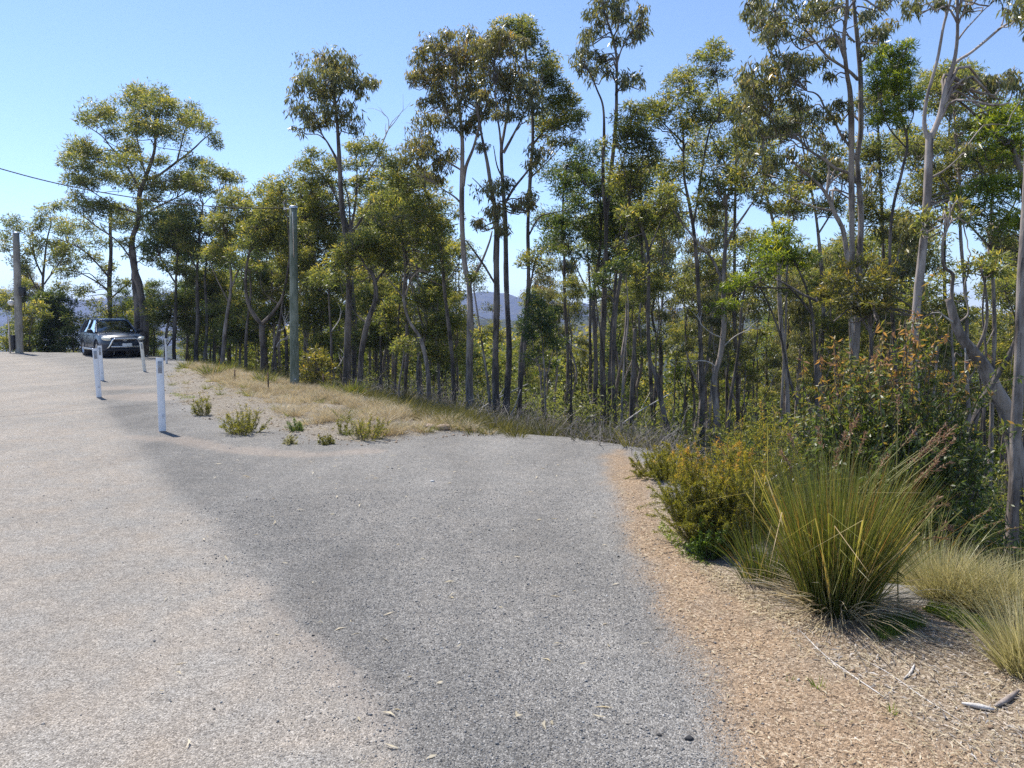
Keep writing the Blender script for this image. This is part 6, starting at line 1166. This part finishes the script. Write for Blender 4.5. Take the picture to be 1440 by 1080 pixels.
# undergrowth on the slope
def undergrowth(name, label, n, seed, kind, cond, hh, L, Wd, per=80):
    gg = np.random.default_rng(seed); P = []
    while len(P) < n:
        px = gg.uniform(-250, 1700); Y = 8 + 42 * gg.random() ** 1.2; x = (px - CX) / F * Y; d = float(sdist(PLATEAU, np.array([x]), np.array([Y]))[0])
        if d > cond and not (px > 960 and Y < 9): P.append((x, Y, h1(x, Y)))
    P = np.array(P); k = np.repeat(np.arange(n), per); m = len(k); rad = gg.uniform(.3, .8, n)[k]; off = gg.normal(size=(m, 3)) * rad[:, None] * np.array([.6, .6, .5]); H = gg.uniform(.5, 1.2, n)[k] * hh; B = P[k] + off; B[:, 2] = P[k, 2] + np.abs(off[:, 2]) + H * gg.random(m)
    V, Q = leaf_quads(B, unit(gg.normal(size=(m, 3)) + np.array([0, 0, .4])), L * gg.uniform(.6, 1.3, m), Wd, .25, gg); mb = MB(); mb.add(V, Q, None, np.repeat(np.clip(gg.normal(.22, .13, n)[k] + gg.normal(0, .12, m), 0, 1), 4)); return tag(mb.build(name, M[kind], None, False, None, True), label, name.replace('_', ' '), None, 'stuff')
undergrowth('undergrowth', 'olive scrub covering the slope under the trees', 420, 21, 'olive', 4.0, .7, .12, .035, 90)
undergrowth('undergrowth', 'brownish scrub covering the slope under the trees', 260, 22, 'brownheath', 2.0, .5, .10, .02, 80)
brush('dead_brushwood', 'grey sticks and fallen twigs through the wood', along(330, 1420, 190, 4.5, 18.0, 23), 6, 1.1, .008, 24, (.4, .3))
# the wood further down the valley, which reads as one mass
gg = np.random.default_rng(33); n = 2600; th_ = gg.uniform(-.75, .85, n); rr_ = 52 * np.exp(gg.random(n) * 2.15); X, Y = rr_ * np.sin(th_), rr_ * np.cos(th_); keep = (th_ > -.36) | (gg.random(n) < .25) & (rr_ > 90); X, Y, rr_ = X[keep], Y[keep], rr_[keep]; n = len(X); Z = hgt(X, Y); Hh = gg.uniform(7, 13, n)
capz = CAM_H + Y * -.008; Hh = np.minimum(Hh, np.maximum(capz - Z, 3)); per = 130; k = np.repeat(np.arange(n), per); m = n * per
u = unit(gg.normal(size=(m, 3))) * gg.random((m, 1)) ** .4; B = np.stack([X[k], Y[k], Z[k] + Hh[k] * .68], 1) + u * np.stack([Hh[k] * .24, Hh[k] * .24, Hh[k] * .34], 1)
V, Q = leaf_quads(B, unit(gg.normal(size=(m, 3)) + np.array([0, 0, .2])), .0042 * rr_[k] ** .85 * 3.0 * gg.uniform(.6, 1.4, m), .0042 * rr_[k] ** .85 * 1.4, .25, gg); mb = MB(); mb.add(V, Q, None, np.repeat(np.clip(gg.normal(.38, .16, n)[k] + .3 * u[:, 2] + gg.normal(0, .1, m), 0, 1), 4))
tag(mb.build('far_wood', M['olive'], None, False, None, True), 'olive wood filling the valley below', 'wood', None, 'stuff')
# fallen wood -----------------------------------------------------
for lab, P, w, Y in [('long pale fallen stick slanting up through the wood behind the gravel end', [(862, 606), (900, 578), (945, 552)], 2.6, 15.2), ('white forked dead branch lying behind the twin trunked gum', [(665, 582), (700, 560), (742, 540)], 2.6, 17.5), ('pale dead branch hanging aslant in the middle of the wood', [(788, 470), (806, 486), (826, 494)], 2.2, 17.2), ('bleached log on the slope behind the sedge', [(1318, 744), (1330, 752), (1342, 760)], 8, 6.4), ('silvery dead branch leaning by the rusty gum', [(714, 590), (724, 572), (732, 548)], 2.4, 16.5), ('dead pale branch sticking out above the heath shrub', [(1062, 690), (1094, 668), (1122, 652)], 3, 6.4)]:
    q = [at(a, b_, Y + .1 * i) for i, (a, b_) in enumerate(P)]; m = MB(); Ls = smooth_line(q, 4); m.tube(Ls, np.linspace(w, w * .5, len(Ls)) * Y / F * .5, 7)
    d = Ls[-3] - Ls[0]; m.tube([Ls[4], Ls[4] + d * .25 + np.array([0, .1, abs(d[0]) * .25])], [w * .25 * Y / F, w * .1 * Y / F], 5); tag(m.build('fallen_branch', M['deadwood'], None, True), lab, 'branch')
def stick(lab, pts, r, mat='deadwood', name='fallen_stick'):
    P = [gpt(*p) + np.array([0, 0, r * .9]) for p in pts]; m = MB(); Ls = smooth_line(P, 4); m.tube(Ls, r * (.25 + .75 * np.sin(np.linspace(.15, 2.9, len(Ls)))) , 6); tag(m.build(name, M[mat], None, True), lab, 'stick')
stick('long pale straw lying down the verge past the seedlings', [(1125, 890), (1160, 925), (1200, 955), (1246, 985)], .004)
stick('second long straw lying below the sedge', [(1205, 925), (1250, 950), (1300, 985), (1352, 1020)], .003)
stick('dark curved twig below the sedge', [(1183, 880), (1196, 905), (1215, 935), (1219, 950)], .004, 'bark_dark')
stick('flat grey bark strip at the right of the verge', [(1352, 995), (1376, 1000), (1398, 1003)], .012)
stick('thick pinkish stick near the right edge', [(1398, 1000), (1415, 990), (1432, 976)], .012, 'bark_pale')
stick('short pale stick among the litter', [(1270, 960), (1280, 948), (1286, 938)], .006)
stick('thin brown twig lying across the dirt', [(915, 680), (940, 695), (960, 712)], .004, 'bark_dark')
# litter and loose stones --------------------------------------------
def flat_bits(name, label, poly, n, L, Wd, kind, seed, tint=(.6, .25)):
    g_ = np.random.default_rng(seed); P = np.array(poly); lo, hi = P.min(0), P.max(0); X, Y = g_.uniform(lo[0], hi[0], n * 6), g_.uniform(lo[1], hi[1], n * 6); k = inside(P, X, Y); X, Y = X[k][:n], Y[k][:n]; n = len(X); B = np.stack([X, Y, hgt(X, Y) + .003 + .008 * g_.random(n)], 1); a = g_.uniform(0, 6.283, n); D = unit(np.stack([np.cos(a), np.sin(a), g_.normal(0, .12, n)], 1)); S_ = unit(np.cross(D, np.array([0, 0, 1.0]) + g_.normal(size=(n, 3)) * .3)); l = (L * g_.uniform(.4, 1.4, n))[:, None]; w = (Wd * g_.uniform(.5, 1.4, n))[:, None]; c = g_.normal(0, .15, n)[:, None] * l
    V = np.stack([B, B + D * l * .5 + S_ * (w * .5 + c) + np.array([0, 0, .003]), B + D * l, B + D * l * .5 - S_ * (w * .5 - c) + np.array([0, 0, .003])], 1).reshape(-1, 3); m = MB(); m.add(V, np.arange(4 * n).reshape(n, 4), None, np.repeat(np.clip(g_.normal(*tint, n), 0, 1), 4)); return tag(m.build(name, M[kind], None, False, None, True), label, name.replace('_', ' '), None, 'stuff')
flat_bits('leaf_litter', 'pale straw and bark litter along the right of the verge', G([(1085, 880), (1180, 900), (1290, 885), (1520, 960), (1520, 1100), (1320, 1080), (1190, 950), (1100, 905)]), 1300, .055, .004, 'dry', 1, (.6, .3))
flat_bits('leaf_litter', 'grey bark and leaf litter along the right of the verge', G([(1085, 875), (1180, 895), (1290, 875), (1520, 940), (1520, 1120), (1380, 1080), (1220, 965), (1100, 905)]), 700, .04, .007, 'deadtwig', 2, (.45, .35))
flat_bits('leaf_litter', 'litter along the edge of the plants', G([(920, 680), (1000, 795), (1100, 860), (1180, 885), (1150, 895), (1060, 865), (960, 790), (915, 720)]), 1800, .045, .006, 'dry', 3, (.6, .25))
flat_bits('leaf_litter', 'few fallen leaves strewn on the dirt verge', G([(860, 660), (905, 660), (950, 760), (1090, 880), (1440, 1090), (1060, 1090), (960, 900), (900, 780)]), 650, .035, .007, 'dry', 4, (.7, .25))
flat_bits('leaf_litter', 'odd fallen gum leaves strewn on the gravel', G([(250, 640), (840, 640), (1000, 1090), (200, 1090)]), 150, .06, .011, 'dry', 5, (.85, .15))
flat_bits('leaf_litter', 'stalks and litter on the stony bank', GRASS, 1400, .06, .008, 'dry', 6, (.5, .25))
def stones(name, label, n, mat, test, seed, rmax=9.0, s0=.0055):
    g_ = np.random.default_rng(seed); X, Y, = [], []
    a = g_.uniform(-.70, .70, n * 4); r = 2.1 * np.exp(g_.random(n * 4) * math.log(rmax / 2.1)); X, Y = r * np.sin(a), r * np.cos(a); k = test(X, Y, g_); X, Y, r = X[k][:n], Y[k][:n], r[k][:n]; n = len(X); sz = s0 * np.exp(g_.normal(0, .38, n)) * (.8 + .05 * r)
    O = np.array([[1, 0, 0], [0, 1, 0], [-1, 0, 0], [0, -1, 0], [0, 0, .75], [0, 0, -.6]], float); Fc = np.array([[0, 1, 4], [1, 2, 4], [2, 3, 4], [3, 0, 4], [1, 0, 5], [2, 1, 5], [3, 2, 5], [0, 3, 5]]); b_ = g_.uniform(0, 6.283, n); V = O[None] * g_.uniform(.65, 1.35, (n, 6, 1)) + g_.normal(0, .18, (n, 6, 3)); ca, sa = np.cos(b_)[:, None], np.sin(b_)[:, None]; V = np.stack([V[..., 0] * ca - V[..., 1] * sa, V[..., 0] * sa + V[..., 1] * ca, V[..., 2]], -1) * sz[:, None, None]
    V += np.stack([X, Y, hgt(X, Y) + sz * .22], 1)[:, None]; m = MB(); m.add(V.reshape(-1, 3), None, (np.arange(n)[:, None, None] * 6 + Fc[None]).reshape(-1, 3), np.repeat(np.clip(g_.normal(.5, .22, n), 0, 1), 6)); return tag(m.build(name, M[mat], None, False, None, True), label, name.replace('_', ' '), None, 'stuff')
VERGE_ = G([(1045, 1080), (1000, 1000), (955, 900), (915, 810), (880, 740), (858, 680), (852, 645), (872, 633), (905, 655), (925, 690), (945, 745), (1000, 800), (1090, 850), (1190, 872), (1280, 848), (1500, 868)]) + [(4.1, 2.6), (4.4, 0), (.9, 1.2)]
stones('loose_gravel', 'loose blue grey stones on the turnout', 34000, 'stone', lambda X, Y, g_: (sdist(DRIVE, X, Y) < .30 * g_.normal(size=len(X))) & (sdist(VERGE_, X, Y) > -.3 * g_.random(len(X)) ** 2), 1, 7.0, .0027)
stones('earth_stones', 'small brown stones on the dirt verge', 9000, 'earthstone', lambda X, Y, g_: (sdist(VERGE_, X, Y) < .05), 2, 7.0, .0032)
stones('earth_stones', 'small stones on the grassy bank', 7000, 'earthstone', lambda X, Y, g_: (sdist(GRASS, X, Y) < .3), 3, 26.0, .0075)
stones('loose_gravel', 'odd bigger stones strewn over the road and turnout', 240, 'stone', lambda X, Y, g_: (sdist(PLATEAU, X, Y) < -.3), 4, 14.0, .0046)
for lab, px, py, s in (('black stone at the bottom of the gravel', 969, 1041, .013), ('dark stone left of the bottom black stone', 927, 1036, .008), ('white pebble on the turnout', 608, 678, .016), ('flat brown rock where the grass meets the turnout', 624, 605, .09), ('second brown rock where the grass meets the turnout', 606, 602, .07)):
    b = gpt(px, py); bm = bmesh.new(); bmesh.ops.create_icosphere(bm, subdivisions=2, radius=1); gq = np.random.default_rng(int(px))
    for v in bm.verts: v.co = Vector((v.co.x * s * 1.3, v.co.y * s, v.co.z * s * .6)) * (1 + .22 * math.sin(3 * v.co.x + px) * math.cos(4 * v.co.y + py) + gq.normal(0, .06))
    bmesh.ops.translate(bm, vec=(b[0], b[1], b[2] + s * .3), verts=bm.verts); m = MB(); m.bm(bm)
    tag(m.build('stone', plain('dark_stone' if 'black' in lab or 'dark' in lab else 'pale_stone', (.03, .03, .032) if 'black' in lab or 'dark' in lab else ((.6, .6, .58) if 'white' in lab else (.30, .22, .17)), .85, noise=.3, scale=40, bump=.4)), lab, 'stone')
# ---------------------------------------------------------------- the air
def haze():
    m, nt, out = newmat('valley_haze'); v = nd(nt, 'VolumePrincipled', {'Color': (.46, .56, .95, 1), 'Density': HAZE, 'Anisotropy': .25}); nt.links.new(v.outputs[0], out.inputs['Volume'])
    b = MB(); lo, hi = (-7600, -70 - 900, -330), (7600, 4700, 170)
    b.box(tuple((a + c) / 2 for a, c in zip(lo, hi)), tuple(c - a for a, c in zip(lo, hi))); return tag(b.build('haze', m), 'thin blue haze in the valley air', 'haze', None, 'stuff')
HAZE = .00024
haze()
